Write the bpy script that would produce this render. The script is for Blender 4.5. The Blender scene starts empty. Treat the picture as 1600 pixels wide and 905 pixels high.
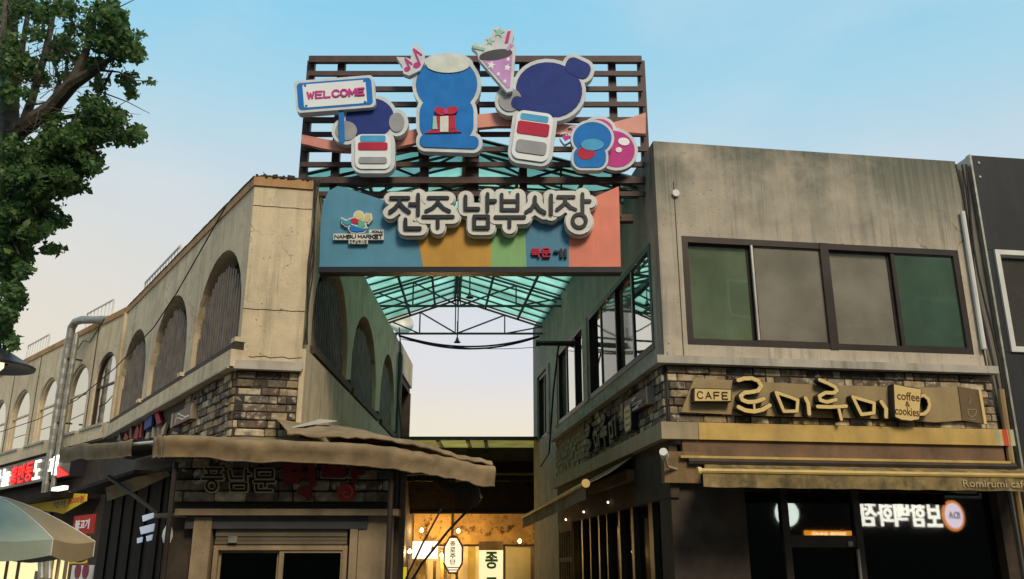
import bpy, bmesh, math, random
from mathutils import Vector, Matrix
from mathutils.geometry import tessellate_polygon
random.seed(7)
R = math.radians
SC = bpy.context.scene
COL = SC.collection

# ------------------------------------------------------------------ camera
CAMZ, PITCH, FPX = 1.6, R(17.4), 1400.0
cam_d = bpy.data.cameras.new('camera'); cam = bpy.data.objects.new('camera', cam_d); COL.objects.link(cam)
cam.location = (0, 0, CAMZ); cam.rotation_euler = (R(90) + PITCH, 0, 0)
cam_d.sensor_width = 36; cam_d.lens = FPX / 1600 * 36; cam_d.clip_start = 0.05; cam_d.clip_end = 2000
SC.camera = cam
# ------------------------------------------------------------------ sky, sun, exposure
SUN_EL, SUN_AZ = R(42), R(158)          # behind the camera, to the right
world = bpy.data.worlds.new('World'); SC.world = world; world.use_nodes = True
wn, wl = world.node_tree.nodes, world.node_tree.links
wn.clear()
sky = wn.new('ShaderNodeTexSky'); sky.sky_type = 'NISHITA'; sky.sun_disc = False
sky.sun_elevation = R(9); sky.sun_rotation = SUN_AZ; sky.altitude = 50; sky.air_density = 1.0; sky.dust_density = 1.6; sky.ozone_density = 1.0
tc = wn.new('ShaderNodeTexCoord'); sp = wn.new('ShaderNodeSeparateXYZ'); wl.new(tc.outputs['Generated'], sp.inputs[0])
ramp = wn.new('ShaderNodeValToRGB'); wl.new(sp.outputs['Z'], ramp.inputs[0])
el = ramp.color_ramp.elements
el[0].position = 0.0; el[0].color = (0.90, 0.66, 0.36, 1)
el[1].position = 1.0; el[1].color = (0.30, 0.56, 0.82, 1)
for p, c in ((0.11, (0.90, 0.74, 0.48)), (0.165, (0.84, 0.76, 0.66)), (0.21, (0.74, 0.73, 0.78)), (0.27, (0.68, 0.71, 0.79)), (0.37, (0.57, 0.70, 0.80)), (0.47, (0.42, 0.69, 0.83)), (0.58, (0.25, 0.63, 0.86))):
    e = el.new(p); e.color = (*c, 1)
hs = wn.new('ShaderNodeMixRGB'); hs.blend_type = 'MIX'; hs.inputs[0].default_value = 0.85
sc_ = wn.new('ShaderNodeMixRGB'); sc_.blend_type = 'MULTIPLY'; sc_.inputs[0].default_value = 1; sc_.inputs[2].default_value = (10, 10, 10, 1)
# the evening glow lies to the left; thin high cloud breaks the gradient
def wmath(op, a, b, c=None):
    m = wn.new('ShaderNodeMath'); m.operation = op; m.use_clamp = op != 'MULTIPLY_ADD'
    for i, v in enumerate((a, b, c)):
        if v is None: continue
        if isinstance(v, (int, float)): m.inputs[i].default_value = v
        else: wl.new(v, m.inputs[i])
    return m.outputs[0]
def wrange(v, a, b):
    m = wn.new('ShaderNodeMapRange'); m.clamp = True; m.interpolation_type = 'SMOOTHSTEP'; wl.new(v, m.inputs['Value']); m.inputs['From Min'].default_value = a; m.inputs['From Max'].default_value = b
    return m.outputs['Result']
glow = wmath('MULTIPLY', wrange(sp.outputs['X'], 0.1, -0.55), wrange(sp.outputs['Z'], 0.52, 0.2))
gm = wn.new('ShaderNodeMixRGB'); wl.new(wmath('MULTIPLY', glow, 0.9), gm.inputs[0]); wl.new(ramp.outputs[0], gm.inputs[1]); gm.inputs[2].default_value = (0.80, 0.72, 0.57, 1)
cmap = wn.new('ShaderNodeMapping'); cmap.inputs['Scale'].default_value = (1.6, 1.6, 4.5); wl.new(tc.outputs['Generated'], cmap.inputs[0])
cno = wn.new('ShaderNodeTexNoise'); cno.inputs['Scale'].default_value = 1.5; cno.inputs['Detail'].default_value = 5; wl.new(cmap.outputs[0], cno.inputs['Vector'])
cm = wn.new('ShaderNodeMixRGB'); wl.new(wmath('MULTIPLY', wrange(cno.outputs['Fac'], 0.42, 0.72), 0.35), cm.inputs[0]); wl.new(gm.outputs[0], cm.inputs[1]); cm.inputs[2].default_value = (0.80, 0.80, 0.82, 1)
wl.new(cm.outputs[0], sc_.inputs[1])
wl.new(sky.outputs[0], hs.inputs[1]); wl.new(sc_.outputs[0], hs.inputs[2])
bg = wn.new('ShaderNodeBackground'); bg.inputs[1].default_value = 0.11
wo = wn.new('ShaderNodeOutputWorld'); wl.new(hs.outputs[0], bg.inputs[0]); wl.new(bg.outputs[0], wo.inputs[0])
sun_d = bpy.data.lights.new('sun', 'SUN'); sun_d.energy = 2.9; sun_d.angle = R(18); sun_d.color = (1, 0.82, 0.58)
sun = bpy.data.objects.new('sun', sun_d); COL.objects.link(sun)
# direction towards the sun (azimuth measured from +Y clockwise)
sd = Vector((math.sin(SUN_AZ) * math.cos(SUN_EL), math.cos(SUN_AZ) * math.cos(SUN_EL), math.sin(SUN_EL)))
sun.rotation_euler = sd.to_track_quat('Z', 'Y').to_euler(); sun.location = (0, -20, 40)
SC.view_settings.view_transform = 'Standard'; SC.view_settings.look = 'None'; SC.view_settings.exposure = 0.0; SC.view_settings.gamma = 1.0
SC.view_settings.use_curve_mapping = False

# ------------------------------------------------------------------ survey helpers: bearings of the photograph meet measured wall planes
def ray(px, py):
    a, b = (px - 800) / FPX, (452.5 - py) / FPX
    return Vector((a, math.cos(PITCH) - b * math.sin(PITCH), math.sin(PITCH) + b * math.cos(PITCH)))
def atY(px, py, D):
    r = ray(px, py); t = D / r.y
    return Vector((r.x * t, D, CAMZ + r.z * t))
class Wall:
    """vertical plane: u runs to the right seen from outside, d outwards"""
    def __init__(s, o, ang):
        s.o = Vector((o[0], o[1], 0)); s.a = R(ang)
        s.u = Vector((math.cos(s.a), math.sin(s.a), 0)); s.n = Vector((math.sin(s.a), -math.cos(s.a), 0))
    def p(s, u, z, d=0.0): return s.o + s.u * u + s.n * d + Vector((0, 0, z))
    def hit(s, px, py, d=0.0):
        r = ray(px, py); o = s.o + s.n * d; t = o.dot(s.n) / r.dot(s.n)
        return Vector((r.x * t, r.y * t, CAMZ + r.z * t))
    def uz(s, px, py, d=0.0):
        q = s.hit(px, py, d); v = q - s.o
        return (v.dot(s.u), q.z)
    def uzs(s, pts, d=0.0): return [s.uz(x, y, d) for x, y in pts]

# ------------------------------------------------------------------ mesh builder
class MB:
    def __init__(s): s.v = []; s.f = []
    def add(s, vs, fs):
        k = len(s.v); s.v += [Vector(v) for v in vs]; s.f += [tuple(i + k for i in f) for f in fs]; return s
    def box(s, a, b, M=None):
        x0, y0, z0 = a; x1, y1, z1 = b
        vs = [Vector(v) for v in ((x0,y0,z0),(x1,y0,z0),(x1,y1,z0),(x0,y1,z0),(x0,y0,z1),(x1,y0,z1),(x1,y1,z1),(x0,y1,z1))]
        if M: vs = [M @ v for v in vs]
        return s.add(vs, [(0,3,2,1),(4,5,6,7),(0,1,5,4),(1,2,6,5),(2,3,7,6),(3,0,4,7)])
    def wbox(s, w, u0, u1, z0, z1, d0, d1):
        vs = [w.p(u, z, d) for z in (z0, z1) for u, d in ((u0, d1), (u1, d1), (u1, d0), (u0, d0))]
        return s.add(vs, [(0,3,2,1),(4,5,6,7),(0,1,5,4),(1,2,6,5),(2,3,7,6),(3,0,4,7)])
    def wprism(s, w, pts, d0, d1, holes=(), back=True):
        """pts (u,z) outline extruded from d0 to d1 (front)"""
        def area(q): return sum(q[i][0]*q[(i+1)%len(q)][1]-q[(i+1)%len(q)][0]*q[i][1] for i in range(len(q)))
        loops = []
        for i, q in enumerate([pts] + list(holes)):
            q = list(q)
            if (area(q) < 0) != (i > 0): q.reverse()
            loops.append(q)
        tri = tessellate_polygon([[Vector((u, z, 0)) for u, z in q] for q in loops])
        flat = [p for q in loops for p in q]; n = len(flat)
        vs = [w.p(u, z, d1) for u, z in flat] + [w.p(u, z, d0) for u, z in flat]
        fs = []
        for t in tri:
            a, b, c = (flat[i] for i in t)
            if (b[0]-a[0])*(c[1]-a[1])-(c[0]-a[0])*(b[1]-a[1]) < 0: t = (t[0], t[2], t[1])
            fs.append(tuple(t))
            if back: fs.append((t[0]+n, t[2]+n, t[1]+n))
        k = 0
        for q in loops:
            m = len(q)
            for i in range(m):
                a, b = k+i, k+(i+1)%m
                fs.append((a, a+n, b+n, b))
            k += m
        return s.add(vs, fs)
    def strokes(s, w, lines, wid, d0, d1, seg=8, cap=True):
        """pen strokes of width wid on a wall; each piece a hair prouder than the one before"""
        e = 0.0
        for ln in lines:
            r = wid / 2
            for i in range(len(ln) - 1):
                a, b = Vector(ln[i]), Vector(ln[i+1]); t = b - a
                if t.length < 1e-6: continue
                t.normalize(); nrm = Vector((-t.y, t.x)) * r
                s.wprism(w, [a+nrm, a-nrm, b-nrm, b+nrm], d0, d1 + e, back=False); e += 0.00018
            for i, q in enumerate(ln):
                if not cap and i in (0, len(ln)-1): continue
                s.wprism(w, [(q[0]+r*math.cos(2*math.pi*k/(2*seg)), q[1]+r*math.sin(2*math.pi*k/(2*seg))) for k in range(2*seg)], d0, d1 + e, back=False); e += 0.00018
        return s
    def tube(s, pts, rad, n=8, cap=True):
        pts = [Vector(p) for p in pts]
        if not isinstance(rad, (list, tuple)): rad = [rad]*len(pts)
        k0 = len(s.v); up = None
        for i, p in enumerate(pts):
            t = (pts[min(i+1, len(pts)-1)] - pts[max(i-1, 0)]).normalized()
            if up is None:
                up = t.orthogonal().normalized()
            up = (up - t * up.dot(t)).normalized(); b = t.cross(up)
            for k in range(n):
                a = 2*math.pi*k/n
                s.v.append(p + (up*math.cos(a) + b*math.sin(a))*rad[i])
        for i in range(len(pts)-1):
            for k in range(n):
                a, b = k0+i*n+k, k0+i*n+(k+1)%n
                s.f.append((a, b, b+n, a+n))
        if cap:
            s.f.append(tuple(k0+k for k in reversed(range(n)))); m = k0+(len(pts)-1)*n
            s.f.append(tuple(m+k for k in range(n)))
        return s
    def bar(s, a, b, r): return s.tube([a, b], r, 6)
    def beam(s, a, b, wx, wz):
        """square-section bar between two points"""
        a, b = Vector(a), Vector(b); t = (b-a).normalized()
        up = Vector((0,0,1)) if abs(t.z) < .95 else Vector((0,1,0))
        x = t.cross(up).normalized(); y = x.cross(t).normalized()
        vs = [q + x*sx*wx/2 + y*sy*wz/2 for q in (a, b) for sx, sy in ((-1,-1),(1,-1),(1,1),(-1,1))]
        return s.add(vs, [(0,3,2,1)[::-1],(4,5,6,7)[::-1],(0,4,5,1),(1,5,6,2),(2,6,7,3),(3,7,4,0)])
    def lathe(s, c, prof, n=24):
        c = Vector(c); k0 = len(s.v)
        for r, z in prof:
            for k in range(n):
                a = 2*math.pi*k/n; s.v.append(c + Vector((r*math.cos(a), r*math.sin(a), z)))
        for i in range(len(prof)-1):
            for k in range(n):
                a, b = k0+i*n+k, k0+i*n+(k+1)%n
                s.f.append((a, b, b+n, a+n))
        return s
    def grid(s, rows, thick=0.0):
        """rows: list of equally long lists of points; thick gives the sheet a back"""
        k0 = len(s.v); m = len(rows[0])
        for r in rows: s.v += [Vector(p) for p in r]
        for i in range(len(rows)-1):
            for j in range(m-1):
                a = k0+i*m+j; s.f.append((a, a+1, a+m+1, a+m))
        if thick:
            off = len(s.v)-k0
            s.v += [s.v[k0+i] - Vector((0, 0, thick)) for i in range(off)]
            for i in range(len(rows)-1):
                for j in range(m-1):
                    a = k0+off+i*m+j; s.f.append((a, a+m, a+m+1, a+1))
            n = len(rows)
            ring = [j for j in range(m)] + [i*m+m-1 for i in range(1, n)] + [(n-1)*m+j for j in range(m-2, -1, -1)] + [i*m for i in range(n-2, 0, -1)]
            for i in range(len(ring)):
                a, b = k0+ring[i], k0+ring[(i+1) % len(ring)]; s.f.append((a, a+off, b+off, b))
        return s
    def text(s, w, body, u0, z0, u1, z1, d, depth=0.004, bold=0.0, rot=0.0, mirror=False):
        """lettering fitted into a box of the wall"""
        c = bpy.data.curves.new('lettering', 'FONT'); c.body = body; c.offset = bold; c.resolution_u = 3
        o = bpy.data.objects.new('lettering', c); COL.objects.link(o)
        dg = bpy.context.evaluated_depsgraph_get(); m = o.evaluated_get(dg).to_mesh()
        vs = [v.co.copy() for v in m.vertices]; fs = [tuple(p.vertices) for p in m.polygons]
        ed = {}
        for f in fs:
            for i in range(len(f)):
                ed[(f[i], f[(i+1) % len(f)])] = 1
        bnd = [e for e in ed if (e[1], e[0]) not in ed]
        bpy.data.objects.remove(o); bpy.data.curves.remove(c)
        if not vs: return s
        x0 = min(v.x for v in vs); x1 = max(v.x for v in vs); y0 = min(v.y for v in vs); y1 = max(v.y for v in vs)
        def mp(v, dd):
            a, b = (v.x-x0)/(x1-x0), (v.y-y0)/max(y1-y0, 1e-6)
            if mirror: a = 1-a
            u, z = u0+a*(u1-u0), z0+b*(z1-z0)
            if rot:
                cu, cz = (u0+u1)/2, (z0+z1)/2; u, z = cu+(u-cu)*math.cos(rot)-(z-cz)*math.sin(rot), cz+(u-cu)*math.sin(rot)+(z-cz)*math.cos(rot)
            return w.p(u, z, dd)
        n = len(vs)
        return s.add([mp(v, d+depth) for v in vs] + [mp(v, d) for v in vs], fs + [(a, a+n, b+n, b) for a, b in bnd])

GLY = {'W': [[(0,1),(.25,0),(.5,.8),(.75,0),(1,1)]], 'E': [[(1,1),(0,1),(0,0),(1,0)],[(0,.52),(.85,.52)]], 'L': [[(0,1),(0,0),(.9,0)]],
 'C': [[(1,.82),(.75,1),(.3,1),(0,.7),(0,.3),(.3,0),(.75,0),(1,.18)]], 'O': [[(.3,1),(.7,1),(1,.7),(1,.3),(.7,0),(.3,0),(0,.3),(0,.7),(.3,1)]], 'M': [[(0,0),(0,1),(.5,.25),(1,1),(1,0)]],
 'N': [[(0,0),(0,1),(1,0),(1,1)]], 'A': [[(0,0),(.5,1),(1,0)],[(.2,.35),(.8,.35)]], 'B': [[(0,0),(0,1),(.75,1),(.95,.77),(.75,.53),(0,.53)],[(.75,.53),(1,.27),(.75,0),(0,0)]],
 'U': [[(0,1),(0,.25),(.25,0),(.75,0),(1,.25),(1,1)]], 'R': [[(0,0),(0,1),(.75,1),(1,.77),(.75,.5),(0,.5)],[(.6,.5),(1,0)]], 'K': [[(0,0),(0,1)],[(1,1),(0,.4)],[(.3,.6),(1,0)]],
 'T': [[(0,1),(1,1)],[(.5,1),(.5,0)]], 'J': [[(.9,1),(.9,.25),(.65,0),(.25,0),(0,.25)]], 'F': [[(1,1),(0,1),(0,0)],[(0,.52),(.85,.52)]], 'I': [[(.5,0),(.5,1)]], 'D': [[(0,0),(0,1),(.6,1),(1,.7),(1,.3),(.6,0),(0,0)]]}
def penlines(body, u0, z0, u1, z1, gap=.32, rot=0.0):
    """capital letters as pen lines fitted into a box"""
    wd = sum((.45 if c in ' I' else 1) for c in body) + gap*(len(body)-1); x = 0; out = []; cu, cz = (u0+u1)/2, (z0+z1)/2
    for c in body:
        k = .45 if c in ' I' else 1
        for ln in GLY.get(c, []):
            q = [(u0+(x+a*k)/wd*(u1-u0), z0+b*(z1-z0)) for a, b in ln]
            out.append([(cu+(u-cu)*math.cos(rot)-(z-cz)*math.sin(rot), cz+(u-cu)*math.sin(rot)+(z-cz)*math.cos(rot)) for u, z in q])
        x += k+gap
    return out
WL = {}
def link(o, parent, loc):
    COL.objects.link(o); loc = Vector(loc); WL[o.name] = loc
    if parent is not None:
        o.parent = parent; o.location = loc - WL[parent.name]
    else: o.location = loc
    return o
def tag(o, label, cat, group=None, kind=None):
    if label: o['label'] = label
    if cat: o['category'] = cat
    if group: o['group'] = group
    if kind: o['kind'] = kind
    return o
def thing(name, label, cat, loc, group=None):
    o = bpy.data.objects.new(name, None); o.empty_display_size = 0.2
    link(o, None, loc); return tag(o, label, cat, group)
def build(name, mb, m, parent=None, smooth=False):
    vs = mb.v
    lo = Vector([min(v[i] for v in vs) for i in range(3)]); hi = Vector([max(v[i] for v in vs) for i in range(3)])
    base = Vector(((lo.x+hi.x)/2, (lo.y+hi.y)/2, lo.z))
    me = bpy.data.meshes.new(name); me.from_pydata([v-base for v in vs], [], mb.f); me.update()
    me.materials.append(m)
    if smooth:
        for p in me.polygons: p.use_smooth = True
        try: me.set_sharp_from_angle(angle=R(40))
        except Exception: pass
    o = bpy.data.objects.new(name, me)
    return link(o, parent, base)
def inst(name, me, parent, loc, rotz=0.0, scale=(1,1,1), rotx=0.0, roty=0.0):
    o = bpy.data.objects.new(name, me); o.rotation_euler = (rotx, roty, rotz); o.scale = scale
    return link(o, parent, loc)
def structure(o): o['kind'] = 'structure'; return o

# ------------------------------------------------------------------ materials
def mat(name, col, rough=0.75, var=0.18, scale=3.0, bump=0.15, bscale=45.0, metal=0.0, streak=0.0, streakcol=(0.03,0.03,0.025), pits=0.0, objvar=0.0, emit=0.0, spec=0.4, patch=None, randramp=None, sscale=(5,5,0.35), patchscale=1.3, patchlo=0.5, topstain=None, cracks=0.0):
    m = bpy.data.materials.new(name); m.use_nodes = True
    n, l = m.node_tree.nodes, m.node_tree.links; n.clear()
    out = n.new('ShaderNodeOutputMaterial'); b = n.new('ShaderNodeBsdfPrincipled'); l.new(b.outputs[0], out.inputs[0])
    b.inputs['Roughness'].default_value = rough; b.inputs['Metallic'].default_value = metal; b.inputs['Specular IOR Level'].default_value = spec
    geo = n.new('ShaderNodeNewGeometry')
    def noise(sc, detail=4, mapping=None, rgh=0.55):
        t = n.new('ShaderNodeTexNoise'); t.inputs['Scale'].default_value = sc; t.inputs['Detail'].default_value = detail; t.inputs['Roughness'].default_value = rgh
        if mapping:
            mp = n.new('ShaderNodeMapping'); mp.inputs['Scale'].default_value = mapping; l.new(geo.outputs['Position'], mp.inputs[0]); l.new(mp.outputs[0], t.inputs['Vector'])
        else: l.new(geo.outputs['Position'], t.inputs['Vector'])
        return t.outputs['Fac']
    def rampf(src, a, bb):
        r = n.new('ShaderNodeMapRange'); r.inputs['From Min'].default_value = a; r.inputs['From Max'].default_value = bb; r.clamp = True
        l.new(src, r.inputs['Value']); return r.outputs['Result']
    def mix(fac, a, bb, mode='MIX'):
        x = n.new('ShaderNodeMixRGB'); x.blend_type = mode
        for i, v in ((0, fac), (1, a), (2, bb)):
            if isinstance(v, (int, float)): x.inputs[i].default_value = v
            elif isinstance(v, tuple): x.inputs[i].default_value = (*v, 1)
            else: l.new(v, x.inputs[i])
        return x.outputs[0]
    c = mix(rampf(noise(scale, 5), 0.3, 0.7), tuple(x*(1-var) for x in col), tuple(min(1, x*(1+var)) for x in col))
    if randramp:
        oi = n.new('ShaderNodeObjectInfo'); rr_ = n.new('ShaderNodeValToRGB'); rr_.color_ramp.interpolation = 'CONSTANT'; l.new(oi.outputs['Random'], rr_.inputs[0])
        ce = rr_.color_ramp.elements; ce[0].color = (*randramp[0], 1); ce[1].position = 1/len(randramp); ce[1].color = (*randramp[1], 1)
        for i, q in enumerate(randramp[2:]): x = ce.new((i+2)/len(randramp)); x.color = (*q, 1)
        dv = n.new('ShaderNodeMixRGB'); dv.blend_type = 'DIVIDE'; dv.inputs[0].default_value = 1; l.new(c, dv.inputs[1]); dv.inputs[2].default_value = (*col, 1)
        c = mix(1.0, dv.outputs[0], rr_.outputs[0], 'MULTIPLY')
    if objvar:
        oi = n.new('ShaderNodeObjectInfo'); k = n.new('ShaderNodeMapRange'); l.new(oi.outputs['Random'], k.inputs['Value'])
        k.inputs['To Min'].default_value = 1-objvar; k.inputs['To Max'].default_value = 1+objvar
        c = mix(1.0, c, k.outputs[0], 'MULTIPLY')
    if patch: c = mix(rampf(noise(patchscale, 6, None, 0.7), patchlo, patchlo+0.1), c, patch)
    if streak:
        s1 = rampf(noise(1.0, 5, sscale, 0.6), 0.5, 0.72)
        mu = n.new('ShaderNodeMath'); mu.operation = 'MULTIPLY'; l.new(s1, mu.inputs[0]); mu.inputs[1].default_value = streak
        c = mix(mu.outputs[0], c, streakcol)
    if topstain:
        z0, z1, tcol, amt = topstain
        sx = n.new('ShaderNodeSeparateXYZ'); l.new(geo.outputs['Position'], sx.inputs[0])
        wob = n.new('ShaderNodeMath'); wob.operation = 'MULTIPLY_ADD'; l.new(noise(1.0, 5, (3.2, 3.2, .25), .65), wob.inputs[0]); wob.inputs[1].default_value = 1.9; l.new(sx.outputs['Z'], wob.inputs[2])
        mu = n.new('ShaderNodeMath'); mu.operation = 'MULTIPLY'; l.new(rampf(wob.outputs[0], z0+.95, z1+.95), mu.inputs[0]); mu.inputs[1].default_value = amt
        c = mix(mu.outputs[0], c, tcol)
        wob = n.new('ShaderNodeMath'); wob.operation = 'MULTIPLY_ADD'; l.new(noise(1.0, 6, (16, 16, .22), .7), wob.inputs[0]); wob.inputs[1].default_value = 4.2; l.new(sx.outputs['Z'], wob.inputs[2])
        mu = n.new('ShaderNodeMath'); mu.operation = 'MULTIPLY'; l.new(rampf(wob.outputs[0], z0+3.0, z1+2.6), mu.inputs[0]); mu.inputs[1].default_value = amt*.8
        c = mix(mu.outputs[0], c, tuple(x*.5 for x in tcol))
    if cracks:
        vo = n.new('ShaderNodeTexVoronoi'); vo.feature = 'DISTANCE_TO_EDGE'; vo.inputs['Scale'].default_value = 1.1
        wv = n.new('ShaderNodeTexNoise'); wv.inputs['Scale'].default_value = 3.5; wv.inputs['Detail'].default_value = 6; l.new(geo.outputs['Position'], wv.inputs['Vector'])
        va = n.new('ShaderNodeVectorMath'); va.operation = 'MULTIPLY_ADD'; l.new(wv.outputs['Color'], va.inputs[0]); va.inputs[1].default_value = (.5, .5, .5); l.new(geo.outputs['Position'], va.inputs[2]); l.new(va.outputs[0], vo.inputs['Vector'])
        cf = rampf(vo.outputs['Distance'], .014, .004); ck = rampf(noise(.55, 2), .5, .62)
        mu = n.new('ShaderNodeMath'); mu.operation = 'MULTIPLY'; l.new(cf, mu.inputs[0]); l.new(ck, mu.inputs[1])
        mv = n.new('ShaderNodeMath'); mv.operation = 'MULTIPLY'; l.new(mu.outputs[0], mv.inputs[0]); mv.inputs[1].default_value = cracks
        c = mix(mv.outputs[0], c, tuple(x*.3 for x in col))
        c = mix(rampf(noise(.9, 6, None, .62), .48, .76), c, tuple(min(1, x*1.15) for x in col))
        fs_ = rampf(noise(1.0, 6, (26, 26, .9), .7), .58, .74); fm_ = rampf(noise(.8, 3), .4, .62)
        mu = n.new('ShaderNodeMath'); mu.operation = 'MULTIPLY'; l.new(fs_, mu.inputs[0]); l.new(fm_, mu.inputs[1])
        c = mix(mu.outputs[0], c, tuple(x*.45 for x in col))
    if pits:
        p1 = rampf(noise(22, 3, None, 0.5), 0.66, 0.72); p2 = rampf(noise(1.1, 3), 0.42, 0.6)
        mu = n.new('ShaderNodeMath'); mu.operation = 'MULTIPLY'; l.new(p1, mu.inputs[0]); l.new(p2, mu.inputs[1])
        mv = n.new('ShaderNodeMath'); mv.operation = 'MULTIPLY'; l.new(mu.outputs[0], mv.inputs[0]); mv.inputs[1].default_value = pits
        c = mix(mv.outputs[0], c, tuple(x*0.35 for x in col))
    l.new(c, b.inputs['Base Color'])
    if emit:
        l.new(c, b.inputs['Emission Color']); b.inputs['Emission Strength'].default_value = emit
    if bump:
        bp = n.new('ShaderNodeBump'); bp.inputs['Strength'].default_value = bump; bp.inputs['Distance'].default_value = 0.02
        l.new(noise(bscale, 6), bp.inputs['Height']); l.new(bp.outputs[0], b.inputs['Normal'])
    return m
def lit(name, col, strength):
    m = bpy.data.materials.new(name); m.use_nodes = True; b = m.node_tree.nodes['Principled BSDF']
    b.inputs['Base Color'].default_value = (*[c*0.8 for c in col], 1); b.inputs['Emission Color'].default_value = (*col, 1); b.inputs['Emission Strength'].default_value = strength
    return m
def glass(name, tint=(0.8,0.85,0.82), refl=0.12, film=None, filmfac=0.0, rough=0.02):
    """window glass: sees through, mirrors by angle, optional film, frosted or coloured to stand in for reflections"""
    m = bpy.data.materials.new(name); m.use_nodes = True; n, l = m.node_tree.nodes, m.node_tree.links; n.clear()
    out = n.new('ShaderNodeOutputMaterial'); tr = n.new('ShaderNodeBsdfTransparent'); tr.inputs[0].default_value = (*tint, 1)
    gl = n.new('ShaderNodeBsdfGlossy'); gl.inputs['Roughness'].default_value = rough; gl.inputs['Color'].default_value = (0.95, 0.97, 0.96, 1)
    fr = n.new('ShaderNodeFresnel'); fr.inputs[0].default_value = 1.52
    ad = n.new('ShaderNodeMath'); ad.operation = 'ADD'; ad.use_clamp = True; l.new(fr.outputs[0], ad.inputs[0]); ad.inputs[1].default_value = refl
    gg = n.new('ShaderNodeNewGeometry'); gt_ = n.new('ShaderNodeTexNoise'); gt_.inputs['Scale'].default_value = 1.7; gt_.inputs['Detail'].default_value = 1; l.new(gg.outputs['Position'], gt_.inputs['Vector'])
    gb = n.new('ShaderNodeBump'); gb.inputs['Strength'].default_value = .0 if name == 'shop_glass' else .05; gb.inputs['Distance'].default_value = .02; l.new(gt_.outputs['Fac'], gb.inputs['Height']); l.new(gb.outputs[0], gl.inputs['Normal'])
    first = tr.outputs[0]
    if film:
        df = n.new('ShaderNodeBsdfDiffuse'); geo = n.new('ShaderNodeNewGeometry'); t = n.new('ShaderNodeTexNoise'); t.inputs['Scale'].default_value = 1.6; t.inputs['Detail'].default_value = 5
        l.new(geo.outputs['Position'], t.inputs['Vector']); rp = n.new('ShaderNodeValToRGB'); l.new(t.outputs['Fac'], rp.inputs[0])
        rp.color_ramp.elements[0].position = 0.3; rp.color_ramp.elements[1].position = 0.7
        rp.color_ramp.elements[0].color = (*[c*0.7 for c in film], 1); rp.color_ramp.elements[1].color = (*[c*1.25 for c in film], 1)
        l.new(rp.outputs[0], df.inputs[0]); mx = n.new('ShaderNodeMixShader'); mx.inputs[0].default_value = filmfac
        l.new(tr.outputs[0], mx.inputs[1]); l.new(df.outputs[0], mx.inputs[2]); first = mx.outputs[0]
    ms = n.new('ShaderNodeMixShader'); l.new(ad.outputs[0], ms.inputs[0]); l.new(first, ms.inputs[1]); l.new(gl.outputs[0], ms.inputs[2]); l.new(ms.outputs[0], out.inputs[0])
    return m
def translucent(name, col, through=0.75, clear=0.1):
    m = bpy.data.materials.new(name); m.use_nodes = True; n, l = m.node_tree.nodes, m.node_tree.links; n.clear()
    out = n.new('ShaderNodeOutputMaterial'); t = n.new('ShaderNodeBsdfTranslucent'); d = n.new('ShaderNodeBsdfDiffuse'); tr = n.new('ShaderNodeBsdfTransparent')
    geo = n.new('ShaderNodeNewGeometry'); no = n.new('ShaderNodeTexNoise'); no.inputs['Scale'].default_value = 2.2; no.inputs['Detail'].default_value = 7; l.new(geo.outputs['Position'], no.inputs['Vector'])
    oi = n.new('ShaderNodeObjectInfo'); mr = n.new('ShaderNodeMapRange'); l.new(oi.outputs['Random'], mr.inputs['Value']); mr.inputs['To Min'].default_value = 0.82; mr.inputs['To Max'].default_value = 1.05
    rp = n.new('ShaderNodeValToRGB'); l.new(no.outputs['Fac'], rp.inputs[0]); rp.color_ramp.elements[0].position = 0.3; rp.color_ramp.elements[1].position = 0.75
    rp.color_ramp.elements[0].color = (*[c*0.78 for c in col], 1); rp.color_ramp.elements[1].color = (*[min(1, c*1.12) for c in col], 1)
    mm = n.new('ShaderNodeMixRGB'); mm.blend_type = 'MULTIPLY'; mm.inputs[0].default_value = 1; l.new(rp.outputs[0], mm.inputs[1]); l.new(mr.outputs[0], mm.inputs[2])
    for x in (t, d, tr): l.new(mm.outputs[0], x.inputs[0])
    a = n.new('ShaderNodeMixShader'); a.inputs[0].default_value = through; l.new(d.outputs[0], a.inputs[1]); l.new(t.outputs[0], a.inputs[2])
    b = n.new('ShaderNodeMixShader'); b.inputs[0].default_value = clear; l.new(a.outputs[0], b.inputs[1]); l.new(tr.outputs[0], b.inputs[2]); l.new(b.outputs[0], out.inputs[0])
    return m

m_cream = mat('cream_plaster', (0.58, 0.47, 0.315), streak=0.55, streakcol=(0.17, 0.14, 0.09), pits=1.0, bump=0.3, sscale=(6,6,.45), topstain=(6.3, 7.3, (.22, .185, .12), .5), cracks=.8)
m_creamcap = mat('ochre_coping', (0.40, 0.22, 0.09), streak=0.5, bump=0.3)
m_tar = mat('tar_edge', (0.03, 0.025, 0.02), bump=0.5)
m_grey = mat('grey_plaster', (0.43, 0.365, 0.285), streak=0.6, streakcol=(0.13, 0.125, 0.10), pits=1.0, bump=0.3, sscale=(9,9,0.5), topstain=(5.6, 7.2, (.14, .15, .115), .9), cracks=.7)
m_ledge = mat('ledge_plaster', (0.40, 0.36, 0.30), streak=0.5, pits=0.5)
m_brick = mat('weathered_brick', (0.20, 0.15, 0.105), var=0.55, scale=9, bump=0.6, bscale=26, objvar=0.3, randramp=((.075,.058,.045), (.19,.145,.10), (.12,.10,.08), (.30,.225,.135), (.22,.18,.135), (.10,.07,.05), (.36,.30,.21)), patch=(0.44, 0.38, 0.29), patchscale=7, patchlo=0.545, rough=0.9)
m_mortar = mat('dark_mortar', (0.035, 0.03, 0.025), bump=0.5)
m_frame = mat('brown_aluminium', (0.035, 0.025, 0.02), rough=0.4, metal=0.2, var=0.25, bump=0.04)
m_slat = mat('slat_wood', (0.15, 0.125, 0.105), var=0.35, scale=5, bump=0.2, rough=0.7)
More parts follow.
